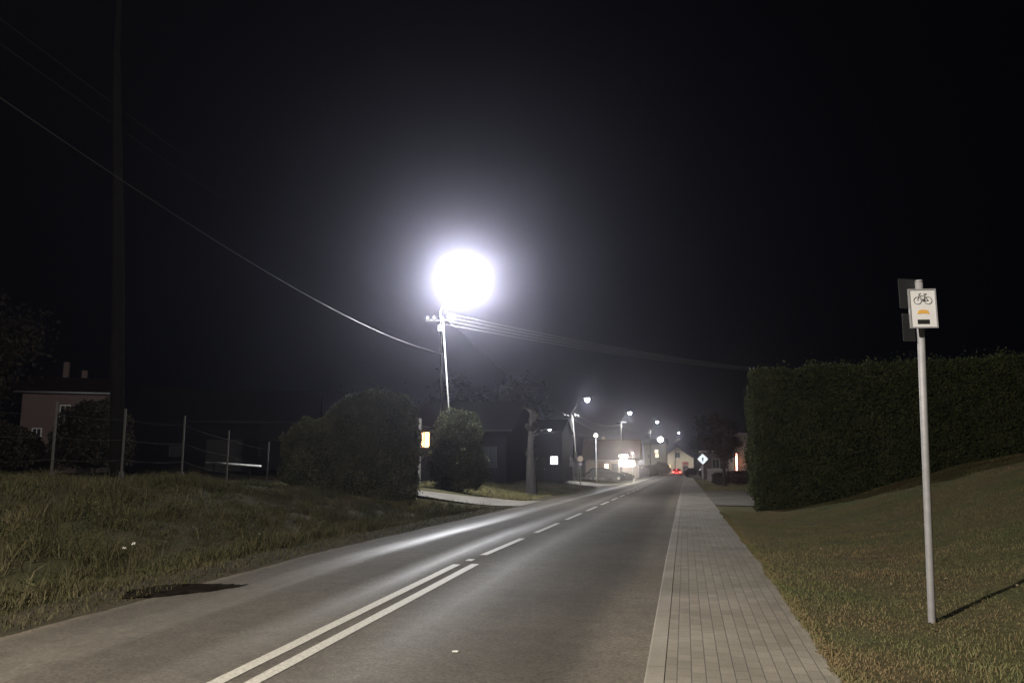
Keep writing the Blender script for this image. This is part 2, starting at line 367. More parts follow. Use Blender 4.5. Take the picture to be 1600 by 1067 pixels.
# near-black irregular patch lying flat at the left road edge
def blob_patch(name, poly, off, m, fz=None):
    pp = []
    for (a, b), (c, d) in zip(poly, poly[1:]+poly[:1]):
        for t in (0, .2, .4, .6, .8):
            x, y = a+(c-a)*t, b+(d-b)*t; pp.append((x+0.05*mnoise.noise(Vector((x*13, y*13, 1))), y+0.13*mnoise.noise(Vector((x*13, y*13, 7)))))
    mx_ = sum(p[0] for p in pp)/len(pp); my_ = sum(p[1] for p in pp)/len(pp)
    poly = [(mx_+(x-mx_)*0.84, my_+(y-my_)*0.9) for x, y in pp]
    v = [(x, y, (fz(x, y) if fz else base(y))+off) for x, y in poly]
    me = bpy.data.meshes.new(name); me.from_pydata(v, [], [tuple(range(len(v)))]); me.update()
    o = link(name, me, m); tag(o, kind='structure'); return o
blob_patch('dark_patch', [(-6.42, 7.85), (-6.25, 7.9), (-6.06, 8.0), (-5.9, 8.1), (-5.74, 8.28), (-5.55, 8.5), (-5.47, 8.72), (-5.36, 8.95), (-5.33, 9.12),
                       (-5.5, 9.13), (-5.66, 9.1), (-5.85, 9.1), (-6.0, 9.03), (-6.15, 9.0), (-6.3, 8.98), (-6.5, 8.85), (-6.62, 8.7), (-6.68, 8.5), (-6.72, 8.35), (-6.6, 8.2)], 0.006, M_patch)
# driveway on the left over the ditch, on the right behind the hedge
strip('driveway', lambda y: -12.6, lambda y: -6.02, [28.45, 29, 30, 31, 32, 32.95], 0.022, M_drive, nx=40, fz=lambda x, y: ground(x, 30.5)+base(y)-base(30.5))
strip('driveway', lambda y: 1.015, lambda y: 16.0, list(np.arange(29.3, 48.5, 1.0)), 0.03, M_drive, nx=20, fz=lambda x, y: ground(x, y))
# paved side street and refuge at the left junction
strip('side_street', lambda y: -26.0, lambda y: -6.02, list(np.arange(64, 74.5, 1.5)), 0.02, M_drive, nx=16, fz=lambda x, y: ground(x, y) if x > -7 else ground(x, y)+0.06)
strip('yard', lambda y: -22.0, lambda y: -6.02, list(np.arange(88, 112, 3)), 0.03, M_drive, nx=12, fz=lambda x, y: ground(x, y)+0.04)
strip('yard', lambda y: 1.3, lambda y: 18.0, list(np.arange(104, 150, 5.0)), 0.03, M_asph, nx=8, fz=lambda x, y: ground(x, y)+0.04)
strip('side_street', lambda y: -60.0, lambda y: 60.0, [196, 200, 206], 0.03, M_asph, nx=40, fz=lambda x, y: max(base(y), ground(x, y)))

def leaf_quads(P, size, flat=0.0, normal=None):
    n = len(P); a = rng.normal(0, 1, (n, 3)); b = rng.normal(0, 1, (n, 3))
    if normal is not None: a = a*0.8+normal*0.0
    a /= np.linalg.norm(a, axis=1)[:, None]; b = np.cross(a, b); b /= np.linalg.norm(b, axis=1)[:, None]
    s = (size*rng.uniform(0.6, 1.3, n))[:, None]
    return np.stack([P-a*s, P+b*s*0.45, P+a*s, P-b*s*0.45], 1)
# ------------------------------------------------------------------ grass
def blades(name, px, py, hgt, wid, m, lean=0.5, zf=None, label=None, parent=None):
    n = len(px); zz = np.array([(zf or gz)(a, b) for a, b in zip(px, py)])-0.01
    th = rng.uniform(0, 2*PI, n); ph = rng.uniform(0, 2*PI, n); ln = rng.uniform(0.1, 1, n)*lean
    dx, dy = np.cos(th)*wid/2, np.sin(th)*wid/2; lx, ly = np.cos(ph)*ln*hgt, np.sin(ph)*ln*hgt
    b = np.stack([px, py, zz], 1); w = np.stack([dx, dy, np.zeros(n)], 1)
    mid = b+np.stack([lx*0.35, ly*0.35, hgt*0.6], 1); top = b+np.stack([lx, ly, hgt*(1-0.25*ln)], 1)
    co = np.stack([b-w, b+w, mid+w*0.7, mid-w*0.7, top], 1)
    o = raw_mesh(name, co, 5, [(0, 1, 2, 3), (3, 2, 4)], m, parent); return o
def tufts(nt_, xr, yr_, per, spread, h0, h1, accept=None, yexp=1.0):
    tx = rng.uniform(xr[0], xr[1], nt_); ty = yr_[0]+(yr_[1]-yr_[0])*rng.uniform(0, 1, nt_)**yexp
    if accept is not None:
        k = np.array([accept(a, b) for a, b in zip(tx, ty)]); tx, ty = tx[k], ty[k]
    th = rng.uniform(h0, h1, len(tx))*np.array([0.45+1.6*max(0, 0.5+mnoise.noise(Vector((a*0.6, b*0.6, 2)))) for a, b in zip(tx, ty)])
    px = np.repeat(tx, per)+rng.normal(0, spread, len(tx)*per); py = np.repeat(ty, per)+rng.normal(0, spread, len(tx)*per)
    hh = np.repeat(th, per)*rng.uniform(0.5, 1.15, len(tx)*per)
    return px, py, hh
def okL(x, y):
    if x > -7.0+0.4*mnoise.noise(Vector((0, y*0.8, 1))): return False
    if 28.2 < y < 33.2: return False
    if (x+1.05*y) < -1.5: return False
    return True
def okC(x, y): return okL(x, y) and mnoise.noise(Vector((x*1.5, y*1.5, 8)))+0.6*mnoise.noise(Vector((x*4, y*4, 8))) > -0.12+0.25*random.random()-0.12
px, py, hh = tufts(26000, (-26, -6.9), (4.5, 28.2), 13, 0.07, 0.07, 0.27, okC, yexp=0.9)
px2, py2, hh2 = tufts(2600, (-13, -6.5), (33.2, 62), 9, 0.10, 0.10, 0.22, okL)
pv = rng.uniform(-7.2, -6.15, 9000); pw = rng.uniform(4.5, 28, 9000)
px = np.concatenate([px, px2, pv]); py = np.concatenate([py, py2, pw]); hh = np.concatenate([hh, hh2, rng.uniform(0.03, 0.10, 9000)])
o = blades('meadow_grass', px, py, hh, 0.010, M_grassL, 1.5)
tag(o, 'rough tussocky grass covering the bank left of the road', 'grass', kind='stuff')
wx, wy, wh = tufts(5200, (-20, -7.2), (4.5, 28.2), 16, 0.07, 0.05, 0.16, lambda a, b: okL(a, b) and mnoise.noise(Vector((a*0.9, b*0.9, 31))) > 0.0)
wz = np.array([gz(a, b) for a, b in zip(wx, wy)])+wh
o = raw_mesh('weeds', leaf_quads(np.stack([wx, wy, wz], 1), 0.024), 4, [(0, 1, 2, 3)], M_weed)
tag(o, 'low leafy weeds in dark clumps among the bank grass', 'weeds', kind='stuff')
# a few pale dead stalks standing in the bank
sx = rng.uniform(-15, -7.3, 160); sy = rng.uniform(6, 27, 160); k = np.array([okL(a, b) for a, b in zip(sx, sy)]); sx, sy = sx[k], sy[k]
o = blades('dry_stalks', sx, sy, rng.uniform(0.25, 0.55, len(sx)), 0.008, mat('straw', (0.20, 0.165, 0.11), 0.9, spec=0.1), 1.2)
tag(o, 'pale dead stalks scattered through the grassy bank', 'dry grass', kind='stuff')
n = 170000
lx = 0.985+rng.uniform(0, 1, n)**1.25*12.0; ly = 4.6+rng.uniform(0, 1, n)**1.5*21.0
k = (lx < 0.46*ly+0.6); lx, ly = lx[k], ly[k]
h = rng.uniform(0.018, 0.05, len(lx))*np.array([0.7+0.8*max(0, 0.5+mnoise.noise(Vector((a*1.1, b*1.1, 5)))) for a, b in zip(lx, ly)])
o = blades('lawn_grass', lx, ly, h, 0.007, M_lawn, 1.1)
tag(o, 'short patchy lawn sloping up beside the pavement', 'grass', kind='stuff')
ey = 4.6+rng.uniform(0, 1, 16000)**1.4*20; ex = 0.99+np.array([0.045*mnoise.noise(Vector((0, a*0.9, 3)))+0.03*mnoise.noise(Vector((0, a*4, 3)))-0.01 for a in ey])+np.abs(rng.normal(0, 0.05, 16000))
o = blades('edge_grass', ex, ey, rng.uniform(0.025, 0.07, 16000), 0.008, M_lawn, 1.4, zf=lambda a, b: max(gz(a, b), base(b)+0.1))
tag(o, 'ragged grass creeping over the pavement edge', 'grass', kind='stuff')
gx_ = rng.uniform(-12.5, -6.6, 26000); gy_ = rng.uniform(33.1, 41, 26000); k = (gx_ < -6.8-0.02*(gy_-33)) ; gx_, gy_ = gx_[k], gy_[k]
hx_ = rng.uniform(-11.6, -8.9, 9000); hy_ = rng.uniform(25.2, 28.15, 9000)
gx_ = np.concatenate([gx_, hx_]); gy_ = np.concatenate([gy_, hy_])
o = blades('driveway_grass', gx_, gy_, rng.uniform(0.08, 0.24, len(gx_)), 0.016, leafy('fresh_grass', [(0.2, (0.13, 0.125, 0.055)), (0.9, (0.21, 0.185, 0.09))], patch=0.8), 1.0)
tag(o, 'lighter green grass on both sides of the left driveway', 'grass', kind='stuff')
lx = rng.uniform(1.1, 7.5, 9000); ly = rng.uniform(48.7, 100, 9000)
o = blades('verge_grass', lx, ly, rng.uniform(0.05, 0.22, 9000), 0.02, M_lawn, 0.9)
tag(o, 'brownish grass strip beyond the paved entrance on the right', 'grass', kind='stuff')
# fallen leaves and specks on the lawn
n = 90; fx = 1.1+rng.uniform(0, 1, n)**1.5*5; fy = rng.uniform(5.5, 16, n)
fz = np.array([gz(a, b) for a, b in zip(fx, fy)])+0.035
ctr = np.stack([fx, fy, fz], 1); u = rng.normal(0, 1, (n, 3)); u[:, 2] *= 0.25; u /= np.linalg.norm(u, axis=1)[:, None]
v = np.cross(u, np.tile([0.1, 0, 1.0], (n, 1))); s_ = rng.uniform(0.012, 0.03, n)[:, None]
o = raw_mesh('fallen_leaves', np.stack([ctr-u*s_, ctr+v*s_*0.6, ctr+u*s_, ctr-v*s_*0.6], 1), 4, [(0, 1, 2, 3)], mat('dead_leaf', (0.32, 0.26, 0.16), 0.8, var=0.5))
tag(o, 'small pale fallen leaves dotted over the lawn', 'leaves', kind='stuff')

# ------------------------------------------------------------------ foliage
def lump(p, f=0.8, seed=0): return mnoise.noise(Vector((p[0]*f+seed, p[1]*f, p[2]*f)))+0.5*mnoise.noise(Vector((p[0]*f*2.3, p[1]*f*2.3+seed, p[2]*f*2.3)))
def shrub(name, loc, r, n, leaf, m, label, cat, group=None, seed=0, lumps=0.25, zbot=0.0, core=True, stems=5, power=2.3, spray=0.0):
    """a shrub of ellipsoid-ish outline (superellipsoid) with an uneven leafy shell and stems; r = half sizes, loc = base"""
    root = thing(name, loc, label, cat, group)
    d = rng.normal(0, 1, (n, 3)); d /= np.linalg.norm(d, axis=1)[:, None]
    d[:, 2] = np.where(d[:, 2] < -0.75, -d[:, 2], d[:, 2])
    k = (np.abs(d)**power).sum(1)**(-1/power)
    L = np.array([lump(q*2.2, 0.9, seed) for q in d])
    rad = k*(1+lumps*L)*(1-0.28*rng.uniform(0, 1, n)**2+spray*rng.exponential(0.5, n)*(rng.uniform(0, 1, n) < 0.12))
    P = d*rad[:, None]*np.array(r); P = P+0.09*np.array([mnoise.noise_vector(Vector(q)*2.6) for q in P]); P[:, 2] = np.maximum(P[:, 2]+r[2], zbot+rng.uniform(0, 0.15, n))
    f = raw_mesh('foliage', leaf_quads(P, leaf), 4, [(0, 1, 2, 3)], m, root)
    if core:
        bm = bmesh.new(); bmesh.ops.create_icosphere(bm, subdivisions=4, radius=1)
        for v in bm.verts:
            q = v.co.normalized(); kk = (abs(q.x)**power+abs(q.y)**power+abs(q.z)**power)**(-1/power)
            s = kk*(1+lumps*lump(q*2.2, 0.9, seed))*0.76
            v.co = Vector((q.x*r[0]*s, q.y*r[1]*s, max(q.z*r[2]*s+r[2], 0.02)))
        me = bpy.data.meshes.new('light_block_core'); bm.to_mesh(me); bm.free(); link('light_block_core', me, M_core, root, True)  # solid dark core added behind the leaves to block light
    for i in range(stems):
        a = i*2.4; MB().tube([(0.1*math.cos(a), 0.1*math.sin(a), -0.15), (0.3*r[0]*math.cos(a), 0.3*r[1]*math.sin(a), r[2]*0.9)], [0.06, 0.03], 7).build('stem', M_bark, root)
    return root
def G(x, y): return gz(x, y)

# right hedge: clipped conifer hedge across the top of the lawn
def hedge(name, x0, x1, y0, y1, top0, top1, n, leaf, label, cat):
    root = thing(name, ((x0+x1)/2, (y0+y1)/2, 0), label, cat)
    ox, oy = (x0+x1)/2, (y0+y1)/2
    def top(x): return top0+(top1-top0)*min(1, (x-x0)/8.0)+0.12*mnoise.noise(Vector((x*1.3, 0, 3)))+0.08*mnoise.noise(Vector((x*4, 0, 3)))
    P = []
    nf = int(n*0.62); nt_ = int(n*0.18); ne = int(n*0.2)
    X = x0+(x1-x0)*rng.uniform(0, 1, nf)**1.1; t = rng.uniform(0, 1, nf)
    for x, tt in zip(X, t):
        zb = G(x, y0); z = zb+(top(x)-zb)*tt
        b = 0.20*lump((x, z, 0), 0.9)+0.11*lump((x, z, 5), 3.0)
        roundoff = 0.35*max(0, (tt-0.9)/0.1)**2+0.12*max(0, (0.08-tt)/0.08)
        P.append((x, y0-b+roundoff+random.expovariate(14)-random.expovariate(30), z))
    for _ in range(nt_):
        x = random.uniform(x0, x1); y = random.uniform(y0+0.1, y1); P.append((x, y, top(x)+random.uniform(-0.15, 0.04)+random.expovariate(24)*(0.5+1.2*(mnoise.noise(Vector((x*3, y*3, 1))) > 0.1))))
    for _ in range(ne):
        y = random.uniform(y0, y1); zb = G(x0, y); tt = random.random(); z = zb+(top(x0)-zb)*tt
        b = 0.16*lump((y, z, 9), 1.1)+0.06*lump((y, z, 3), 3.0); rnd = 0.5*max(0, (tt-0.82)/0.18)**2+0.35*max(0, 1-(y-y0)/0.35)**2
        P.append((x0-b+rnd+random.expovariate(16)-random.expovariate(30)+0.12*(tt < 0.1), y, z))
    P = np.array(P); P[:, 0] -= ox; P[:, 1] -= oy
    raw_mesh('foliage', leaf_quads(P, leaf), 4, [(0, 1, 2, 3)], M_hedge, root)
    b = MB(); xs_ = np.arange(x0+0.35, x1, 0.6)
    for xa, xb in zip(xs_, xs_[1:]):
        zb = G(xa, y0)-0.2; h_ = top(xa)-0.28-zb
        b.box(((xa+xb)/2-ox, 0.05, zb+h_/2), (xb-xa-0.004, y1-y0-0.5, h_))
    b.build('light_block_core', M_core, root)  # dark boxes added inside the hedge to stop light passing
    for xa in np.arange(x0+0.6, x1, 0.8): MB().tube([(xa-ox, y0+0.35-oy, G(xa, y0)-0.2), (xa-ox, y0+0.4-oy, G(xa, y0)+0.7)], 0.04, 6).build('stem', M_bark, root)
    return root
hedge('clipped_hedge', 2.15, 15.5, 25.6, 27.3, 4.24, 4.50, 170000, 0.042, 'tall clipped dark green hedge along the top of the lawn', 'hedge')

# left shrubs by the driveway
shrub('large_shrub', (-11.45, 27.0, G(-11.6, 27.0)-0.3), (1.8, 1.3, 2.1), 75000, 0.045, M_bush, 'big rounded dark shrub on the near side of the left driveway', 'shrub', seed=3, lumps=0.2, power=3.2, spray=0.07)
shrub('low_shrub', (-13.2, 26.6, G(-13.2, 26.6)-0.1), (1.35, 1.2, 1.5), 24000, 0.05, M_bush, 'lower dark shrub merging into the left side of the big rounded one', 'shrub', seed=8, lumps=0.2, power=2.6, spray=0.05)
shrub('upright_shrub', (-10.0, 33.6, G(-10.0, 33.6)-0.2), (1.18, 0.75, 1.88), 36000, 0.045, M_bush, 'smaller upright shrub on the far side of the left driveway', 'shrub', seed=5, lumps=0.28, power=3.0, spray=0.07)

# ------------------------------------------------------------------ trees
M_darkbark = mat('dark_bark', (0.007, 0.0065, 0.006), 1.0, var=0.4, scale=5, spec=0.0)  # very dark even tone, also on the brightest lamps' poles and rail legs
def tree(name, x, y, h, crown_r, trunk_r, n, label, cat='tree', group=None, m=None, bark=None, leaf=0.16, crown_z=0.62, seed=1, bare=False, crown_h=None, limb0=0.35, lean=0.0):
    root = thing(name, (x, y, G(x, y)-0.1), label, cat, group)
    rs = random.Random(seed)
    b = MB(); pts = [(0, 0, 0), (0.01*h*rs.uniform(-1, 1), 0, h*0.3), (0.01*h*rs.uniform(-1, 1), 0.01*h*rs.uniform(-1, 1), h*0.62), (0.004*h*rs.uniform(-1, 1), 0, h*0.9)]
    pts = [(q[0]+lean*q[2], q[1], q[2]) for q in pts]
    b.tube([(0, 0, -0.2), (0, 0, 0.25)]+pts[1:], [trunk_r*1.45, trunk_r*1.1, trunk_r*0.9, trunk_r*0.5, trunk_r*0.12], 12)
    tips = []
    for i in range(16 if bare else 12):
        z0 = h*rs.uniform(limb0, 0.88); a = rs.uniform(0, 2*PI); L = crown_r*rs.uniform(0.6, 1.05)
        p0 = Vector((0, 0, z0)); p1 = p0+Vector((math.cos(a)*L*0.5, math.sin(a)*L*0.5, L*0.45)); p2 = p0+Vector((math.cos(a)*L, math.sin(a)*L, L*0.75))
        b.tube([p0, p1, p2], [trunk_r*0.3, trunk_r*0.18, trunk_r*0.05], 6); tips += [p1, p2]
        for j in range(4 if bare else 2):
            q = p1.lerp(p2, rs.random()); e = q+Vector((rs.uniform(-1, 1), rs.uniform(-1, 1), rs.uniform(0.1, 1)))*L*0.35
            b.tube([q, e], [trunk_r*0.09, trunk_r*0.02], 5); tips.append(e)
    b.build('trunk', bark or M_bark, root)
    ch = crown_h or h*(1-crown_z)
    cl = [(t.x, t.y, t.z) for t in tips]+[tuple(Vector((rs.gauss(0, .45)*crown_r, rs.gauss(0, .45)*crown_r, h*crown_z+rs.uniform(-0.35, 0.75)*ch))) for _ in range(22)]
    if bare: cl = [(t.x, t.y, t.z) for t in tips]
    cl = np.array(cl); ci = rng.integers(0, len(cl), n); P = cl[ci]+rng.normal(0, 1, (n, 3))*crown_r*0.17
    raw_mesh('crown', leaf_quads(P, leaf), 4, [(0, 1, 2, 3)], m or M_dtree, root)
    return root
tree('roadside_tree', -8.05, 41.0, 5.2, 0.5, 0.30, 250, 'thick pollarded tree trunk on the verge right of the left driveway', seed=4, bare=True, leaf=0.06, bark=mat('grey_bark', (0.035, 0.032, 0.03), 0.95, var=0.4, scale=5, spec=0.1))
tree('field_tree', -15.55, 18.9, 21, 1.3, 0.18, 300, 'tall thin dark tree standing at the fence left of the shrubs', seed=9, bare=True, leaf=0.05, bark=M_darkbark, limb0=0.82, lean=-0.07)
tree('garden_tree', -50, 44, 9.5, 4.2, 0.25, 9000, 'dark garden tree at the far left edge beside the pinkish house', seed=12, leaf=0.2)
p = at(1133, 760, 62)
tree('roadside_maple', p.x, 62, 5.4, 1.15, 0.13, 6000, 'small dark reddish tree on the verge right of the pavement', seed=21, leaf=0.11, crown_z=0.7, crown_h=1.6, m=leafy('reddish_leaves', [(0.2, (0.028, 0.016, 0.013)), (0.9, (0.06, 0.032, 0.025))]))
TB = 'dark trees behind the village houses'
for i, (px_, Y, h, r) in enumerate([(1122, 125, 8, 3.0), (780, 75, 8, 4), (745, 95, 10, 5), (1106, 285, 10, 5)]):
    q = at(px_, 735, Y)
    tree('village_tree', q.x, Y, h, r, 0.2, 5000, ['dark tree behind the small reddish verge tree', 'dark tree left of the thick roadside trunk', 'tall dark tree behind the upright shrub', 'far dark tree to the right of the cream gabled house'][i], group=TB, seed=30+i, leaf=0.28)

# ------------------------------------------------------------------ street lamps on utility poles
LENS = emit('lamp_lens_lit', (0.93, 0.95, 1.0), 60)
LENS_FAR = emit('far_lamp_lens_lit', (0.92, 0.95, 1.0), 45)
LENS_WARM = emit('warm_lamp_lens_lit', (1.0, 0.82, 0.60), 20)
def light(name, loc, power, col, parent, spot=None, r=0.14):
    l = bpy.data.lights.new(name, 'SPOT' if spot else 'POINT'); l.energy = power; l.color = col; l.shadow_soft_size = r
    if spot: l.spot_size = R(spot); l.spot_blend = 0.25
    o = bpy.data.objects.new(name, l); COL.objects.link(o); o.location = loc; o.parent = parent; return o
def luminaire(root, head, yaw, lens, size=1.0, drop=0.06):
    """cobra head: flattened housing with a shallow lit bowl under it; yaw = direction it points"""
    Mx = Matrix.Translation(head) @ Matrix.Rotation(yaw, 4, 'Z') @ Matrix.Scale(size, 4)
    bm = bmesh.new()
    secs = [(-0.34, 0.05, 0.04), (-0.2, 0.09, 0.06), (0.0, 0.14, 0.075), (0.2, 0.13, 0.065), (0.32, 0.07, 0.04)]
    rings = []
    for x, wy, hz in secs:
        rings.append([bm.verts.new(Mx @ Vector((x, wy*math.cos(t), 0.07+hz*max(math.sin(t), -0.25)))) for t in [2*PI*k/14 for k in range(14)]])
    for a, b_ in zip(rings, rings[1:]):
        for k in range(14): bm.faces.new((a[k], a[(k+1) % 14], b_[(k+1) % 14], b_[k]))
    bm.faces.new(rings[0]); bm.faces.new(rings[-1][::-1]); bmesh.ops.recalc_face_normals(bm, faces=bm.faces)
    me = bpy.data.meshes.new('lamp_head'); bm.to_mesh(me); bm.free(); hd = link('lamp_head', me, M_lampg, root, True)
    mb = MB(); bmesh.ops.create_uvsphere(mb.bm, u_segments=18, v_segments=10, radius=0.115, matrix=Mx @ Matrix.Translation((0.05, 0, 0.035 if size < 1.5 else -0.01)) @ Matrix.Diagonal((1.5 if size < 1.5 else 1.05, 1.0, 0.72 if size < 1.5 else 1.0, 1)))
    return mb.build('lens', lens, hd, True), Mx @ Vector((0.05, 0, -drop))
def street_lamp(base_pt, top_pt, head_pt, lens, power, label, spot=None, strut=None, crossarm=0.0, group='street lamps on the utility poles', wood=True, arm_yaw=None, col=(0.95, 0.96, 1.0), drop=0.12, side=1, rad=0.14):
    B = Vector(base_pt); root = thing('street_lamp', B, label, 'street lamp', group)
    T = Vector(top_pt)-B; H = Vector(head_pt)-B
    MB().tube([(0, 0, -0.3), T*0.5, T], [0.10, 0.085, 0.07], 12).build('pole', M_darkbark if power > 10000 else M_wood if wood else M_conc, root, True)
    if strut is not None:
        S = Vector(strut)-B
        MB().tube([S-Vector((0, 0, 0.3)), S.lerp(T, 0.5), T*0.985+Vector((0.12, -0.1, 0))], [0.035, 0.03, 0.025], 10).build('strut', M_conc if power > 6400 and len(label) > 60 else M_oldconc, root, True)
    D = H-T; yaw = math.atan2(D.y, D.x)
    pts = [T*0.9+Vector((0, -0.12, 0)), T+Vector((0, -0.12, 0.15)), T+D*0.45+Vector((0, 0, D.z*0.35)), T+D*0.8+Vector((0, 0, D.z*0.2+0.04)), H-Vector((math.cos(yaw), math.sin(yaw), -0.04))*0.30+Vector((0, 0, 0.05))]
    MB().tube(pts, 0.03, 8).build('lamp_arm', M_wood if spot else M_galv, root, True)
    MB().box(T*0.92+Vector((0.0, -0.15, 0)), (0.22, 0.12, 0.30), bevel=0.02).build('junction_box', M_lampg, root)
    le, lp = luminaire(root, H, yaw, lens, 1.9 if spot else 1.0, drop=drop)
    if crossarm:
        for zz in (0.97,):
            MB().box(T*zz, (crossarm, 0.09, 0.10)).build('crossarm', M_wood, root)
        for s in (-0.46, -0.24, 0.24, 0.46):
            MB().tube([T*0.97+Vector((s*crossarm, 0, 0.04)), T*0.97+Vector((s*crossarm, 0, 0.11)), T*0.97+Vector((s*crossarm, 0, 0.14)), T*0.97+Vector((s*crossarm, 0, 0.2))], [0.02, 0.045, 0.045, 0.02], 10).build('insulator', M_ceram, root, True)
    light('lamp_light', lp, power, col, root, spot, rad)
    if spot: light('lamp_glow', lp, 260, col, root, None, rad)
    return root
# 1: the glaring lamp
bx_ = at(693, 755, 34.7).x; B1 = Vector((bx_, 34.7, G(bx_, 34.7)))
T1 = at(689, 492, 34.7)
street_lamp(B1, T1, at(723, 432, 33.8), LENS, LAMP_MAIN, 'glaring white street lamp high above the driveway on a leaning pole', strut=(at(716, 755, 34.7).x, 34.4, G(-9.3, 34)), crossarm=1.5, wood=True, rad=0.2)
# 0: the lamp just behind the photographer, the same kind, that throws the sign's shadow
street_lamp((-8.4, -1.6, G(-8.4, -1.6)), (-8.4, -1.6, 7.6), (-6.1, -1.4, 8.2), LENS, LAMP_NEAR, 'street lamp behind the viewpoint on the left verge', crossarm=1.5, col=(1.0, 0.91, 0.78), rad=0.1)
def far_lamp(pole_px, Y, base_y, top_y, head_px, power, label, strut_px=None, cross=1.4, wood=True, spot=158, warm=False):
    bx = at(pole_px, base_y, Y); b = Vector((bx.x, Y, G(bx.x, Y))); t = at(pole_px, top_y, Y); t.x = (t.x+b.x)/2 if False else t.x
    h = at(head_px[0], head_px[1], Y-0.3)
    st = None
    if strut_px: s = at(strut_px, base_y, Y-0.5); st = (s.x, Y-0.5, G(s.x, Y))
    return street_lamp(b, t, h, LENS_WARM if warm else LENS_FAR, power, label, spot=spot, strut=st, crossarm=cross, wood=wood)
far_lamp(893, 72, 752, 648, (916, 624), 7000, 'street lamp on the braced wooden pole above the round road sign', strut_px=905)
far_lamp(970, 104, 745, 658, (983, 645), 5500, 'street lamp on the pole in front of the reddish roofed house', strut_px=973)
far_lamp(1016, 140, 742, 672, (1026, 659), 6000, 'street lamp on the pole left of the grey apartment house', cross=1.2)
far_lamp(1055, 226, 738, 686, (1060, 676), 20000, 'bright street lamp on the pole above the cream gabled house', cross=2.0, spot=150)

def post_lamp(px_, ytop, Y, lens, power, label, col, size=1.0):
    t = at(px_, ytop, Y); b = Vector((t.x, Y, G(t.x, Y))); root = thing('post_lamp', b, label, 'post lamp', 'small lamps on single posts')
    h = t.z-b.z
    MB().tube([(0, 0, -0.2), (0, 0, h*0.3), (0, 0, h-0.12)], [0.07, 0.055, 0.045], 10).build('post', M_galv, root, True)
    MB().tube([(0, 0, h-0.14), (0, 0, h-0.09), (0, 0, h-0.06)], [0.05, 0.09, 0.09], 12).build('collar', M_lampg, root, True)
    MB().ball((0, 0, h+0.09*size), 0.17*size, (1, 1, 0.95)).build('globe', lens, root, True)
    MB().tube([(0, 0, h+0.25*size), (0, 0, h+0.28*size), (0, 0, h+0.33*size)], [0.2*size, 0.2*size, 0.03], 14).build('cap', M_lampg, root, True)
    light('lamp_light', (0, 0, h+0.09*size), power, col, root, None, 0.17*size)
    return root
post_lamp(931, 682, 74, emit('globe_warm', (1.0, 0.78, 0.58), 12), 100, 'warm round lamp on a post left of the reddish roofed house', (1, 0.75, 0.5), 1.1)
post_lamp(1032, 689, 196, emit('globe_white', (1.0, 0.97, 0.9), 16), 2200, 'bright lamp on a post left of the cream gabled house', (1, 0.95, 0.85), 4.2)
post_lamp(988, 709, 98, emit('globe_small', (1.0, 0.95, 0.8), 9), 60, 'small lamp on a post beside the bright shop window', (1, 0.92, 0.75), 0.8)

# ------------------------------------------------------------------ wires
def wire(a, b, sag, label, group, r=0.014, m=None, n=40, name='power_wire', cat='wire'):
    a, b = Vector(a), Vector(b); pts = []
    for i in range(n+1):
        t = i/n; p = a.lerp(b, t); p.z -= sag*4*t*(1-t); pts.append(p-a)
    o = MB().tube(pts, r, 6).build(name, m or M_wire, None, True); o.location = a; tag(o, label, cat, group); return o
# wooden pole behind the hedge that takes the four wires crossing the road
PR = Vector((5.4, 58, G(5.4, 58))); PT = Vector((5.4, 58, 7.9))
root = thing('utility_pole', PR, 'dark wooden utility pole standing behind the hedge', 'utility pole')
MB().tube([(0, 0, -0.3), (0, 0, (PT-PR).z)], [0.14, 0.09], 12).build('pole', M_wood, root, True)
MB().box((0, 0, (PT-PR).z-0.3), (1.3, 0.09, 0.1)).build('crossarm', M_wood, root)
for i in range(4):
    s = (-0.46, -0.24, 0.24, 0.46)[i]
    MB().tube([(s*1.3, 0, (PT-PR).z-0.25), (s*1.3, 0, (PT-PR).z-0.1)], [0.045, 0.03], 8).build('insulator', M_ceram, root, True)
Gw = 'wires crossing the road from the glaring lamp'
for i, y in enumerate((489, 495, 501, 507)):
    a = at(697, y, 34.7); b = PT+Vector((-0.6+0.4*i, 0, -0.12-0.12*i))
    wire(a, b, 0.25, ['topmost', 'second', 'third', 'lowest'][i]+' of the four pale wires crossing the road right of the glaring lamp', Gw, r=0.013)
wire(at(692, 553, 34.7), (-9.2, -1.6, 8.4), 1.15, 'thick pale cable sagging from the lamp pole towards the upper left', 'cables along the left of the road', r=0.009, m=M_cable)
for i, y in enumerate((490, 503)):
    wire(at(684, y, 34.7), (-9.0-0.5*i, -1.6, 8.9), 0.9, ['upper', 'lower'][i]+' thin wire leaving the glaring lamp pole to the left', 'cables along the left of the road', r=0.0016, m=M_rub)
def pole_top(px_, y, Y): return at(px_, y, Y)
for k, (a, b, s, lab) in enumerate([(pole_top(697, 498, 34.7), pole_top(893, 652, 72), 0.5, 'dark wire running from the glaring lamp pole to the braced wooden pole'),
                        (pole_top(897, 646, 72), pole_top(970, 664, 104), 0.55, 'pale cable between the braced wooden pole and the pole beyond it'),
                        (pole_top(897, 655, 72), pole_top(970, 669, 104), 0.75, 'lower cable between the braced wooden pole and the pole beyond it'),
                        (pole_top(971, 665, 104), pole_top(1016, 676, 140), 0.5, 'cable from the pole by the shop to the pole left of the apartment house'),
                        (pole_top(1017, 676, 140), pole_top(1055, 690, 226), 0.5, 'farthest cable leading to the pole above the cream gable'),
                        (pole_top(880, 676, 70), pole_top(965, 674, 104), 0.4, 'thin low wire passing left of the reddish roofed house')]):
    wire(a, b, s, lab, 'cables between the village poles', r=0.03 if k in (1,) else 0.018, m=M_blk if k == 0 else None)

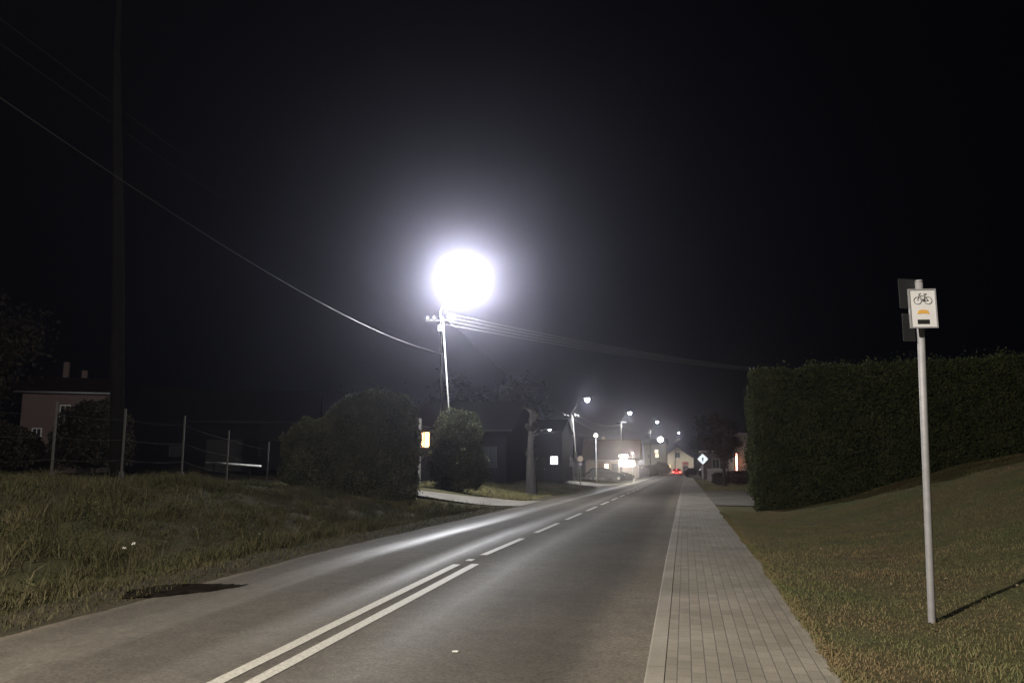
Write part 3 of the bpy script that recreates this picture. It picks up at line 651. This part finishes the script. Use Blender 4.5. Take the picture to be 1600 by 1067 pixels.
# ------------------------------------------------------------------ cycle route sign
def bicycle_sign():
    P = Vector((2.22, 8.2, G(2.22, 8.2))); root = thing('cycle_route_sign', P, 'white cycle route sign on a tall grey pole in the lawn', 'road sign')
    top = at(1441, 508, 7.95)-P; H = top+Vector((0, 0, 0.42))
    MB().tube([(0, 0, -0.3), (0, 0, 0), H*0.5, H], [0.034]*4, 20).build('pole', M_galv, root, True)
    MB().tube([H, H+Vector((0, 0, 0.02))], [0.041, 0.03], 16).build('pole_cap', M_lampg, root, True)
    # plate, facing back down the pavement towards the viewer and the near lamp
    c = at(1442, 482, 7.85)-P; yaw = R(8)
    rt = Vector((math.cos(yaw), math.sin(yaw), 0)); nrm = Vector((math.sin(yaw), -math.cos(yaw), 0)); up = Vector((0, 0, 1))
    rot = Matrix((rt, -nrm, up)).transposed()
    def PT_(u, v, w=0.0): return c+rt*u+up*v+nrm*w
    wd, ht = 0.24, 0.365
    pl = MB().box(PT_(0, 0), (wd, 0.004, ht), rot=rot).build('plate', M_signw, root)
    mb = MB()
    for u, v, a, b_ in ((0, ht/2, wd+0.012, 0.012), (0, -ht/2, wd+0.012, 0.012), (wd/2, 0, 0.012, ht-0.013), (-wd/2, 0, 0.012, ht-0.013)):
        mb.box(PT_(u, v, -0.002), (a, 0.022, b_), rot=rot)
    mb.build('plate_rim', M_galv, root)
    mb = MB()
    def ring(u, v, r, t):
        mb.tube([PT_(u+r*math.cos(a), v+r*math.sin(a), 0.004) for a in [2*PI*k/28 for k in range(29)]], t, 5, caps=False)
    def seg(a, b_, t=0.0028): mb.tube([PT_(*a, 0.004), PT_(*b_, 0.004)], t, 5)
    y0 = 0.075; xl, xr_ = -0.045, 0.052
    ring(xl, y0, 0.034, 0.0028); ring(xr_, y0, 0.034, 0.0028); ring(0.008, y0+0.002, 0.009, 0.003)
    seg((xl, y0), (-0.028, y0+0.052)); seg((-0.028, y0+0.052), (0.008, y0)); seg((0.008, y0), (0.028, y0+0.058)); seg((-0.026, y0+0.045), (0.024, y0+0.045))
    seg((0.008, y0), (xr_, y0), 0.004); seg((xr_, y0), (0.024, y0+0.045)); seg((0.014, y0+0.062), (0.040, y0+0.062), 0.005); seg((-0.028, y0+0.052), (-0.030, y0+0.064)); seg((-0.030, y0+0.064), (-0.012, y0+0.068), 0.0035)
    mb.build('bicycle_symbol', M_signline, pl)
    mb = MB(); mb.prism([(-0.058, -0.055), (-0.03, -0.05), (0.03, -0.05), (0.058, -0.055), (0.045, -0.022), (0.02, -0.012), (-0.022, -0.012), (-0.045, -0.024)], 0, 0.001, 'y')
    for v in mb.bm.verts: v.co = PT_(v.co.x, v.co.z, 0.003+v.co.y)
    mb.build('route_mark', M_orange, pl)
    MB().box(PT_(-0.004, -0.128, 0.0045), (0.108, 0.003, 0.042), rot=rot).build('route_bar', M_blk, pl)
    for v in (0.1, -0.1): MB().box(PT_(0, v, -0.045), (0.10, 0.07, 0.022), rot=rot).build('clamp', M_galv, root)
    # two plates facing another way behind the pole, seen from the back
    for u, v, a, b_, w_, y_ in ((-0.055, 0.165, 0.25, 0.29, -0.11, 22), (-0.10, -0.165, 0.13, 0.27, -0.10, 22)):
        r2 = Matrix.Rotation(R(y_), 3, 'Z')
        MB().box(PT_(u, v, w_), (a, 0.004, b_), rot=r2, bevel=0.0015).build('rear_plate', M_signback, root)
bicycle_sign()

# small scraps
o = MB().prism([(0, 0), (0.05, 0.004), (0.058, 0.022), (0.03, 0.03), (0.004, 0.02)], 0.004, 0.012, 'z').build('paper_scrap', mat('white_paper', (0.75, 0.74, 0.7), 0.8)); o.location = (-1.95, 6.45, 0.0)
tag(o, 'tiny white scrap of paper lying on the near lane of the road', 'litter')
GL = 'pale bits of litter in the grassy bank'
for i, (x, y) in enumerate(((-9.0, 11.4), (-8.85, 11.0), (-8.3, 14.2))):
    o = MB().prism([(0, 0), (0.06, 0.01), (0.05, 0.05), (0.01, 0.04)], 0.0, 0.01, 'z').build('litter_scrap', MATS['white_paper']); o.location = (x, y, G(x, y)+0.16); o.rotation_euler = (0.9, 0.3*i, i)
    tag(o, ['pale litter scrap caught in the bank grass, higher of a close pair', 'pale litter scrap caught in the bank grass, lower of a close pair', 'lone pale litter scrap in the bank grass nearer the shrubs'][i], 'litter', GL)

# ------------------------------------------------------------------ fence on the left
GF = 'thin posts of the field fence'
fp = [(-15.0, 13.4), (-15.0, 16.0), (-15.0, 18.4), (-15.0, 21.0), (-15.0, 23.4), (-15.0, 26.0)]
FL = ['thin fence post at the far left edge of the field', 'pale thin fence post in front of the pinkish house', 'thin fence post touching the tall dark tree', 'thin fence post just right of the tall dark tree', 'thin fence post above the pale ground rail', 'thin fence post closest to the dark shrubs']
for i, (x, y) in enumerate(fp):
    r_ = thing('fence_post', (x, y, G(x, y)), FL[i], 'fence post', GF)
    MB().box((0, 0, 0.95), (0.045, 0.045, 2.1), bevel=0.006).build('post', M_oldconc, r_)
    MB().box((0, 0, 0.12), (0.10, 0.10, 0.35), bevel=0.01).build('footing', M_oldconc, r_)
for i, z in enumerate((0.6, 1.15, 1.7)):
    pts = []
    for (x0, y0), (x1, y1) in zip(fp, fp[1:]):
        for t in (0, .25, .5, .75): pts.append((x0+0.04, y0+(y1-y0)*t, G(x0, y0)*(1-t)+G(x1, y1)*t+z-0.05*4*t*(1-t)))
    pts.append((fp[-1][0]+0.04, fp[-1][1], G(*fp[-1])+z))
    o = MB().tube(pts, 0.003, 5).build('fence_wire', M_rub); tag(o, ['lowest', 'middle', 'topmost'][i]+' wire strung between the field fence posts', 'fence wire', 'fence wires')
a = at(322, 722, 38); b = at(408, 728, 38)
r_ = thing('metal_rail', (a+b)/2, 'long thin pale rail lying low beyond the field fence', 'rail')
d = (b-a)/2
MB().tube([-d, d], 0.055, 10).build('rail', mat('bright_tube', (0.7, 0.7, 0.68), 0.3, 0.2), r_, True)
for t in (-0.7, 0.6):
    zz = (a+b)/2+d*t; MB().box(d*t+Vector((0, 0, -(zz.z-G(zz.x, 38))/2-0.03)), (0.06, 0.06, zz.z-G(zz.x, 38))).build('leg', M_darkbark, r_)
# white gate post and small gate between the shrubs
pg = at(655, 755, 35.5)
r_ = thing('gate_post', (pg.x, 35.5, G(pg.x, 35.5)), 'pale gate post between the two shrubs by the driveway', 'post')
MB().box((0, 0, 1.55), (0.11, 0.11, 3.3), bevel=0.01).build('post', M_conc, r_); MB().prism([(-0.07, 3.2), (0.07, 3.2), (0, 3.3)], -0.07, 0.07, 'y').build('post_cap', M_conc, r_)

# ------------------------------------------------------------------ buildings
def window(root, c, w, h, lit=None, frame=None, proud=0.05, axis='y', cross=True):
    """window on a -Y facing wall at local c=(x, y, z)"""
    cx, cyy, cz = c; mb = MB(); t = 0.07
    mb.box((cx, cyy-0.02, cz+h/2+t/2), (w+2*t, proud+0.04, t)); mb.box((cx, cyy-0.02, cz-h/2-t/2), (w+2*t+0.1, proud+0.10, t))
    mb.box((cx-w/2-t/2, cyy-0.02, cz), (t, proud+0.04, h-0.002)); mb.box((cx+w/2+t/2, cyy-0.02, cz), (t, proud+0.04, h-0.002))
    if cross: mb.box((cx, cyy-0.03, cz), (0.05, 0.04, h-0.002))
    f = mb.build('window', frame or M_frame, root)
    MB().box((cx, cyy-0.004, cz), (w-0.004, 0.03, h-0.004)).build('pane', lit or M_glass, f)
    return f
def house(name, X, Y, zb, w, d, h, rh, label, wallm, roofm, rz=0, gable_front=False, frame=None, wins=(), chimneys=(), eave=0.45, cat='house', door=None):
    root = thing(name, (X, Y, zb), label, cat, rz=rz)
    mb = MB()
    if gable_front: mb.prism([(-w/2, 0), (w/2, 0), (w/2, h), (0, h+rh), (-w/2, h)], -d/2, d/2, 'y')
    else: mb.prism([(-d/2, 0), (d/2, 0), (d/2, h), (0, h+rh), (-d/2, h)], -w/2, w/2, 'x')
    mb.build('wall', wallm, root)
    mb = MB(); half = (w if gable_front else d)/2; sl = rh/half; t = 0.16; L = (d if gable_front else w)/2+eave
    for s in (-1, 1):
        pts = [(0, h+rh+0.012), (s*(half+eave), h-eave*sl+0.012), (s*(half+eave), h-eave*sl+t), (0, h+rh+t*1.15)]
        mb.prism(pts, -L, L, 'y' if gable_front else 'x')
    rf = mb.build('roof', roofm, root)
    for (cx, cyy, ch) in chimneys:
        MB().box((cx, cyy, h+rh*0.6+ch/2), (0.38, 0.38, rh*0.8+ch), bevel=0.03).build('chimney', wallm, rf)
    if eave and not gable_front: MB().tube([(-w/2-eave, -half-eave-0.07, h-eave*sl+0.05), (w/2+eave, -half-eave-0.07, h-eave*sl+0.05)], 0.07, 8).build('gutter', M_blk if frame else M_lampg, root, True)
    fy = -d/2
    for (cx, cz, ww, hh_, lit) in wins: window(root, (cx, fy, cz), ww, hh_, lit, frame)
    if door:
        cx, ww, hh_ = door; dd = MB().box((cx, fy-0.02, hh_/2+0.01), (ww, 0.07, hh_), bevel=0.01).build('door', M_wood, root)
        MB().ball((cx+ww*0.38, fy-0.08, 1.05), 0.05).build('handle', M_galv, dd)
    return root
M_pink = mat('pinkish_plaster', (0.14, 0.095, 0.082), 0.9, var=0.1, scale=1.5)
M_cream = mat('cream_plaster', (0.60, 0.52, 0.36), 0.9, var=0.1, scale=1.5)
M_greyw = mat('grey_plaster', (0.30, 0.29, 0.26), 0.9, var=0.15, scale=1.2)
M_redroof = mat('red_roof_tiles', (0.022, 0.010, 0.008), 0.9, var=0.3, scale=4, spec=0.1)
M_darkroof = mat('dark_roof', (0.010, 0.009, 0.009), 0.9, var=0.3, scale=4, spec=0.05)
M_planks = mat('dark_planks', (0.006, 0.006, 0.006), 0.9, var=0.4, scale=2, spec=0.05)
WARM = emit('warm_lit_pane', (1.0, 0.56, 0.27), 4.5); WHITE = emit('white_lit_pane', (0.95, 0.97, 1.0), 4.0); BRIGHT = emit('bright_shop_pane', (1.0, 0.90, 0.66), 220.0)
YEL = emit('yellow_lit_pane', (1.0, 0.86, 0.6), 2.6); REDS = emit('red_orange_light_strip', (1.0, 0.42, 0.28), 9.0)

# pinkish house far left
ph = at(74, 640, 48)
house('plastered_house', ph.x, 50.5, 0.2, 5.4, 6, 5.9, 1.1, 'pinkish plastered house with a low dark red roof at the far left', M_pink, M_redroof, rz=R(30),
      wins=((-1.6, 2.9, 0.5, 0.5, None), (0.1, 4.2, 0.55, 1.3, None)), chimneys=((-0.8, 0.4, 1.4), (0.5, 0.4, 0.8)), door=(1.6, 0.9, 2.1))
# garden hedge below it and the sheds
shrub('garden_shrub', (-44.5, 41.5, G(-45, 41)), (4.2, 1.6, 1.7), 9000, 0.14, M_dtree, 'dark garden shrub hiding the foot of the pinkish house', 'shrub', seed=15)
shrub('garden_shrub', (-36.9, 42.5, G(-38, 42)), (2.7, 1.6, 2.35), 7000, 0.14, M_dtree, 'dark garden shrub right of the foot of the pinkish house', 'shrub', seed=16)
house('barn', -42.0, 66, 0.0, 15.5, 9, 4.6, 2.9, 'long dark barn beyond the field fence', M_planks, M_darkroof, frame=M_blk, rz=R(25), wins=((-4, 1.8, 1.0, 0.8, None), (3.5, 1.8, 1.0, 0.8, None)), cat='barn', door=(0, 3.0, 2.8))
house('farm_shed', -33.0, 62, 0.2, 5.5, 5, 2.6, 1.2, 'small dark shed right of the barn beyond the fence', M_planks, M_darkroof, frame=M_blk, rz=R(25), cat='shed', door=(0, 1.0, 2.0), wins=((1.7, 1.5, 0.7, 0.6, None),))
# house behind the shrubs with the warm window between them
w_ = at(663, 683, 48)
house('dark_house', w_.x+2.1, 52.5, G(-14, 50), 6.8, 9, 3.4, 1.9, 'dark house behind the shrubs with one warm lit window', mat('dark_render', (0.009, 0.009, 0.010), 0.9, spec=0.05), M_darkroof, frame=M_blk,
      wins=((-2.1, w_.z-G(-14, 50), 0.72, 1.3, WARM), (2.2, 1.6, 1.0, 1.2, None)), chimneys=((1.5, 0, 0.8),), door=(0.3, 0.95, 2.05))
# dark outbuilding with square lit window and wall lamp
hx = at(863, 719, 62)
rt_ = house('dark_outbuilding', hx.x-0.35, 65.0, G(-11, 63), 2.3, 6, 4.0, 1.0, 'narrow dark building left of the round sign with a square lit window', mat('dark_render', (0.009, 0.009, 0.010)), M_darkroof, frame=M_blk,
      wins=((0.5, at(866, 719, 62).z-G(-11, 63), 0.58, 0.62, WHITE),), cat='outbuilding', eave=0.1, door=(-0.6, 0.8, 2.0))
h_ = at(858, 671, 61.2)
r_ = thing('wall_lamp', (h_.x-0.75, 61.97, h_.z-0.1), 'small white lamp on a bracket at the roof edge of the narrow dark building', 'wall lamp')
MB().box((0, 0, 0), (0.22, 0.06, 0.26), bevel=0.01).build('bracket', M_galv, r_)
MB().tube([(0, -0.03, 0), (0.3, -0.4, 0.12), (0.62, -0.72, 0.12)], 0.025, 8).build('lamp_arm', M_galv, r_, True)
le, lp = luminaire(r_, Vector((0.75, -0.77, 0.06)), 0.4, emit('wall_lamp_lens', (0.95, 0.97, 1), 14), 0.8)
light('lamp_light', lp, 60, (0.95, 0.97, 1), r_, None, 0.08)
# reddish roofed house with the shop window
zr = G(-10, 104)
house('village_shop', at(952, 700, 103).x, 108, zr, 6.6, 8, 2.75, 2.35, 'reddish roofed house with a glaring bright shop window', mat('tan_plaster', (0.28, 0.22, 0.17), 0.9), M_redroof,
      wins=((1.75, at(972, 719, 104).z-zr, 1.0, 1.35, BRIGHT), (2.75, at(983, 721, 104).z-zr, 0.75, 1.15, BRIGHT), (-0.5, 1.3, 0.45, 1.3, YEL)), chimneys=((-1.2, 0.3, 0.5),), eave=0.6, door=(0.6, 0.9, 2.0))
l_ = at(975, 722, 101.5)
# lit doorway left of it
dw = at(947, 724, 103.9)
# apartment block
zr = base(205)
house('apartment_house', at(1024, 720, 200).x, 207, zr, 5.6, 10, 7.6, 1.3, 'grey three storey apartment house with two lit windows', M_greyw, M_darkroof,
      wins=((0.25, at(1025, 705, 202).z-zr, 0.75, 0.75, YEL), (0.35, at(1025, 712, 202).z-zr, 0.75, 0.8, YEL), (-1.6, 2.0, 0.9, 1.1, None), (-1.6, 4.6, 0.9, 1.1, None), (1.9, 2.0, 0.9, 1.1, None)), eave=0.3, chimneys=((-1, 0, 0.8),), door=(0.3, 1.0, 2.1))
# cream gabled house at the end of the road
zr = base(240); gx = at(1058.5, 720, 240)
house('gabled_house', gx.x, 247, zr, 9.4, 12, 4.4, 3.7, 'cream house with a dark gable roof closing the end of the road', M_cream, M_darkroof, gable_front=True,
      wins=((0.1, at(1059, 711, 240).z-zr, 1.3, 1.5, None),), door=(2.3, 1.6, 2.3), eave=0.35)
r_ = bpy.data.objects['gabled_house']
window(r_, (-2.6, -6.0, 2.2), 0.8, 0.8, emit('orange_lit_pane', (1.0, 0.70, 0.32), 5.0))
MB().box((2.3, -6.12, 3.0), (1.9, 0.1, 0.9), bevel=0.02).build('red_board', mat('dull_red', (0.35, 0.05, 0.04), 0.7), r_)
# right side buildings
zr = base(78)
house('corner_building', at(1160, 700, 77).x+1.6, 81, G(6, 80), 4.9, 8, 4.55, 0.15, 'pale flat roofed building with a glowing red strip light beyond the hedge', mat('sand_plaster', (0.27, 0.24, 0.19), 0.9), M_darkroof, eave=0.12,
      wins=((1.2, 1.6, 1.0, 1.2, None),), cat='building', door=(-0.1, 1.0, 2.1))
q0 = at(1149, 709, 76.85); q1 = at(1151.5, 734, 76.85)
r_ = thing('strip_light', (q0.x, 76.85, G(q0.x, 76.85)), 'vertical glowing red strip light on the pale flat roofed building', 'strip light')
MB().box((0.08, 0.06, q0.z-G(q0.x, 76.85)-0.75), (0.34, 0.08, 1.9), bevel=0.01).build('housing', M_blk, r_)
MB().box((0.08, 0.0, q0.z-G(q0.x, 76.85)-0.75), (0.15, 0.05, 1.6), bevel=0.01).build('tube', REDS, r_)
light('strip_glow', (0.08, -0.25, q0.z-G(q0.x, 76.85)-0.75), 18, (1, 0.35, 0.2), r_, None, 0.2)
house('pink_house', at(1127, 700, 100).x+0.9, 105, G(5, 105), 6.4, 8, 3.7, 2.0, 'dim pinkish house with pale window frames behind the small reddish tree', mat('dusky_plaster', (0.20, 0.15, 0.15), 0.9), M_redroof,
      wins=((-1.6, 2.0, 0.8, 1.1, None), (0.4, 2.0, 0.8, 1.1, None), (2.2, 2.0, 0.8, 1.1, None)), chimneys=((0.5, 0, 0.5),), door=(-0.6, 0.8, 2.0))
# low boundary wall and shrubs, right
pw0 = at(1108, 745, 86)
r_ = thing('garden_wall', (pw0.x+2.4, 86, G(4, 86)), 'low pale garden wall in front of the dim pinkish house', 'wall')
MB().box((0, 0, 0.55), (5.2, 0.25, 1.3), bevel=0.02).build('wall_body', mat('dusty_wall', (0.24, 0.21, 0.2), 0.9), r_); MB().box((0, 0, 1.25), (5.3, 0.34, 0.1), bevel=0.02).build('coping', M_conc, r_)
q = at(1157, 750, 66); shrub('verge_shrub', (q.x, 66, G(q.x, 66)), (1.4, 0.8, 0.55), 5000, 0.09, M_dtree, 'low dark shrub in front of the glowing strip light', 'shrub', seed=40)
q = at(1125, 752, 64); shrub('verge_shrub', (q.x, 64.5, G(q.x, 64)), (0.55, 0.5, 0.5), 3000, 0.08, M_dtree, 'small dark shrub left of the reddish tree trunk', 'shrub', seed=41)
q = at(1007, 736, 150); shrub('village_shrub', (q.x-1, 150, G(q.x, 150)), (3.5, 1.5, 1.1), 5000, 0.16, M_dtree, 'dark shrub row left of the grey apartment house', 'shrub', seed=42)
q = at(965, 742, 92); shrub('village_shrub', (q.x, 94, G(q.x, 92)), (1.6, 0.9, 0.5), 5000, 0.1, M_dtree, 'dark rounded shrub under the bright shop window', 'shrub', seed=43)
q = at(1030, 738, 168); shrub('village_shrub', (q.x, 185, G(q.x, 170)), (2.0, 1.2, 1.3), 4000, 0.16, M_dtree, 'dark shrub right of the grey apartment house', 'shrub', seed=44)

# ------------------------------------------------------------------ small road signs
def post_sign(name, px_, ybase, ytop, Y, label, shape, size, face, group=None, below=False, rz=0.0, cat='road sign'):
    t = at(px_, ytop, Y); zb = G(t.x, Y); root = thing(name, (t.x, Y, zb), label, cat, group, rz); h = t.z-zb
    MB().tube([(0, 0, -0.2), (0, 0, h+size*0.4)], 0.035, 10).build('pole', M_galv, root, True)
    if shape == 'round':
        p = MB().tube([(0, -0.04, h), (0, -0.055, h)], size/2, 28).build('plate', face, root)
        MB().tube([(size*0.46*math.cos(a), -0.06, h+size*0.46*math.sin(a)) for a in [2*PI*k/28 for k in range(29)]], size*0.04, 6, caps=False).build('plate_rim', mat('red_sign_film', (0.4, 0.06, 0.05), 0.5), root)
    elif shape == 'diamond':
        s = size/2; p = MB().prism([(0, -s), (s, 0), (0, s), (-s, 0)], -0.055, -0.04, 'y').build('plate', face, root); p.location.z = h
        mk = MB().prism([(0, 0.2*s), (0.1*s, 0.35*s), (0.22*s, 0.1*s), (0.1*s, 0.0), (0.12*s, -0.45*s), (-0.1*s, -0.45*s), (-0.12*s, 0.0), (-0.22*s, 0.1*s), (-0.1*s, 0.35*s)], -0.06, -0.056, 'y').build('symbol', M_signback, p)
    else:
        MB().box((0, -0.05, h), (size, 0.015, size*0.6), bevel=0.004).build('plate', face, root)
    if below: MB().box((0, -0.05, h-size*0.85), (size*0.5, 0.015, size*0.35), bevel=0.004).build('lower_plate', M_signw, root)
    return root
post_sign('round_sign', 907, 757, 716.5, 62, 'round pale road sign with a small plate below, left of the road', 'round', 0.5, mat('pale_sign_face', (0.9, 0.78, 0.6), 0.5), below=True)
glow = emit('glowing_sign_face', (0.85, 0.95, 1.0), 1.1)  # emission makes the diamond plate glow
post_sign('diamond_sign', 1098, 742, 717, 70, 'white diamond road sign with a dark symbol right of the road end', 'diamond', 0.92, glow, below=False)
# name board on two posts
t = at(889, 725, 66); zb = G(t.x, 66); r_ = thing('notice_board', (t.x, 66, zb), 'low notice board on two thin posts beside the round sign', 'sign', None)
for s in (-0.42, 0.42): MB().tube([(s, 0, -0.2), (s, 0, t.z-zb+0.25)], 0.03, 8).build('post', M_galv, r_, True)
MB().box((0, -0.045, t.z-zb), (0.78, 0.02, 0.34), bevel=0.004).build('board', mat('grey_board', (0.22, 0.22, 0.2), 0.7), r_)
MB().box((0.12, -0.045, t.z-zb+0.52), (0.30, 0.02, 0.3), bevel=0.004).build('small_board', mat('brown_board', (0.18, 0.12, 0.10), 0.7), r_)
MB().tube([(0.12, 0, t.z-zb+0.15), (0.12, 0, t.z-zb+0.7)], 0.025, 8).build('post', M_galv, r_, True)
# small lit yard lamps under the diamond sign
post_lamp(1099, 728, 112, emit('yard_globe', (1.0, 0.93, 0.75), 9), 25, 'small yard lamp low behind the diamond sign', (1, 0.9, 0.7), 0.9)
post_lamp(1111, 729, 114, MATS['yard_globe'], 25, 'small yard lamp right of the diamond sign above the parked cars', (1, 0.9, 0.8), 0.8)

# ------------------------------------------------------------------ cars
def car(X, Y, rz, paint, label, lights_on=False, group=None):
    root = thing('car', (X, Y, G(X, Y) if abs(X+3) > 2.9 else base(Y)), label, 'car', group, rz)
    W_ = 0.86
    prof = [(-2.1, 0.38), (-2.16, 0.55), (-2.12, 0.95), (-1.9, 1.02), (1.0, 0.98), (1.9, 0.82), (2.12, 0.62), (2.15, 0.38)]
    mb = MB(); mb.prism(prof, -W_, W_, 'x'); bmesh.ops.bevel(mb.bm, geom=list(mb.bm.edges), offset=0.05, segments=2, affect='EDGES')
    mb.build('body', paint, root, False)
    mb = MB(); cab = [(-1.95, 1.0), (-1.55, 1.42), (-1.2, 1.47), (0.1, 1.46), (0.95, 0.98)]
    mb.prism(cab, -W_+0.08, W_-0.08, 'x')
    for v in mb.bm.verts:
        if v.co.z > 1.2: v.co.x *= 0.84
    bmesh.ops.bevel(mb.bm, geom=list(mb.bm.edges), offset=0.04, segments=2, affect='EDGES')
    mb.build('cabin', paint, root)
    MB().prism([(-1.86, 1.07), (-1.60, 1.37), (-1.62, 1.39), (-1.90, 1.09)], -0.6, 0.6, 'x').build('rear_window', M_glass, root)
    MB().prism([(0.25, 1.41), (0.88, 1.05), (0.90, 1.07), (0.27, 1.43)], -0.6, 0.6, 'x').build('windscreen', M_glass, root)
    for s in (-1, 1):
        mb = MB(); mb.prism([(-1.5, 1.06), (-1.25, 1.38), (0.0, 1.38), (0.6, 1.06)], s*0.745-0.012, s*0.745+0.012, 'x'); mb.build('side_window', M_glass, root)
    for sx in (-1, 1):
        for yy in (-1.35, 1.35):
            wl = MB().tube([(sx*0.70, yy, 0.32), (sx*0.72, yy, 0.32), (sx*0.88, yy, 0.32), (sx*0.90, yy, 0.32)], [0.29, 0.32, 0.32, 0.29], 22).build('wheel', M_rub, root, True)
            MB().tube([(sx*0.895, yy, 0.32), (sx*0.915, yy, 0.32)], [0.19, 0.15], 16).build('rim', M_galv, wl)
        MB().box((sx*0.66, -2.13, 0.78), (0.26, 0.09, 0.18), bevel=0.02).build('tail_light', emit('tail_light_lit', (1.0, 0.10, 0.08), 22) if lights_on else mat('tail_light_off', (0.2, 0.01, 0.01), 0.3), root)
        MB().box((sx*0.62, 2.08, 0.68), (0.34, 0.12, 0.14), bevel=0.02).build('headlight', mat('headlight_off', (0.4, 0.4, 0.42), 0.15), root)
    MB().box((0, -2.17, 0.58), (0.52, 0.03, 0.12), bevel=0.004).build('number_plate', M_signw, root)
    MB().box((0, -2.15, 0.42), (1.5, 0.10, 0.14), bevel=0.03).build('bumper', M_blk, root)
    if lights_on:
        light('tail_glow', (0, -2.5, 0.75), 60, (1.0, 0.08, 0.06), root, None, 0.3)
        light('head_glow', (0, 2.5, 0.65), 500, (1.0, 0.95, 0.85), root, None, 0.15)
        MB().box((0, -1.93, 1.30), (0.3, 0.03, 0.03)).build('brake_light', MATS['tail_light_lit'], root)
    return root
q = at(1057.5, 736, 165)
car(q.x, 165, 0, mat('red_car_paint', (0.22, 0.03, 0.03), 0.3, var=0.05), 'small car driving away with both red tail lights lit', True)
GC = 'dark cars parked in the yard right of the road'
q = at(1089, 737, 128); car(q.x, 128, R(-75), mat('black_car_paint', (0.015, 0.016, 0.018), 0.25, var=0.05), 'dark parked car directly below the diamond sign', False, GC)
q = at(1107, 737, 124); car(q.x+0.5, 124, R(-80), MATS['black_car_paint'], 'dark parked car right of the one below the diamond sign', False, GC)
q = at(947, 740, 92); car(q.x, 91, R(-70), MATS['black_car_paint'], 'dark parked car in front of the reddish roofed house', False)

# ------------------------------------------------------------------ mist added to give the lamps a soft halo
m = bpy.data.materials.new('halo_mist'); m.use_nodes = True; nt = m.node_tree; nt.nodes.remove(nt.nodes['Principled BSDF'])
pvn = nt.nodes.new('ShaderNodeVolumePrincipled'); pvn.inputs['Color'].default_value = (0.80, 0.80, 1.0, 1); pvn.inputs['Density'].default_value = ADDED_HAZE_DENSITY; pvn.inputs['Anisotropy'].default_value = 0.945
nt.links.new(pvn.outputs[0], nt.nodes['Material Output'].inputs['Volume'])
bm = bmesh.new(); bmesh.ops.create_cube(bm, size=1, matrix=Matrix.Translation((0, 850-300, 7)) @ Matrix.Diagonal((3100, 2700, 28, 1)))
me = bpy.data.meshes.new('added_haze'); bm.to_mesh(me); bm.free(); o = link('added_haze', me, m)
tag(o, 'thin mist added to give the street lamps a soft halo', 'added_haze', kind='stuff')
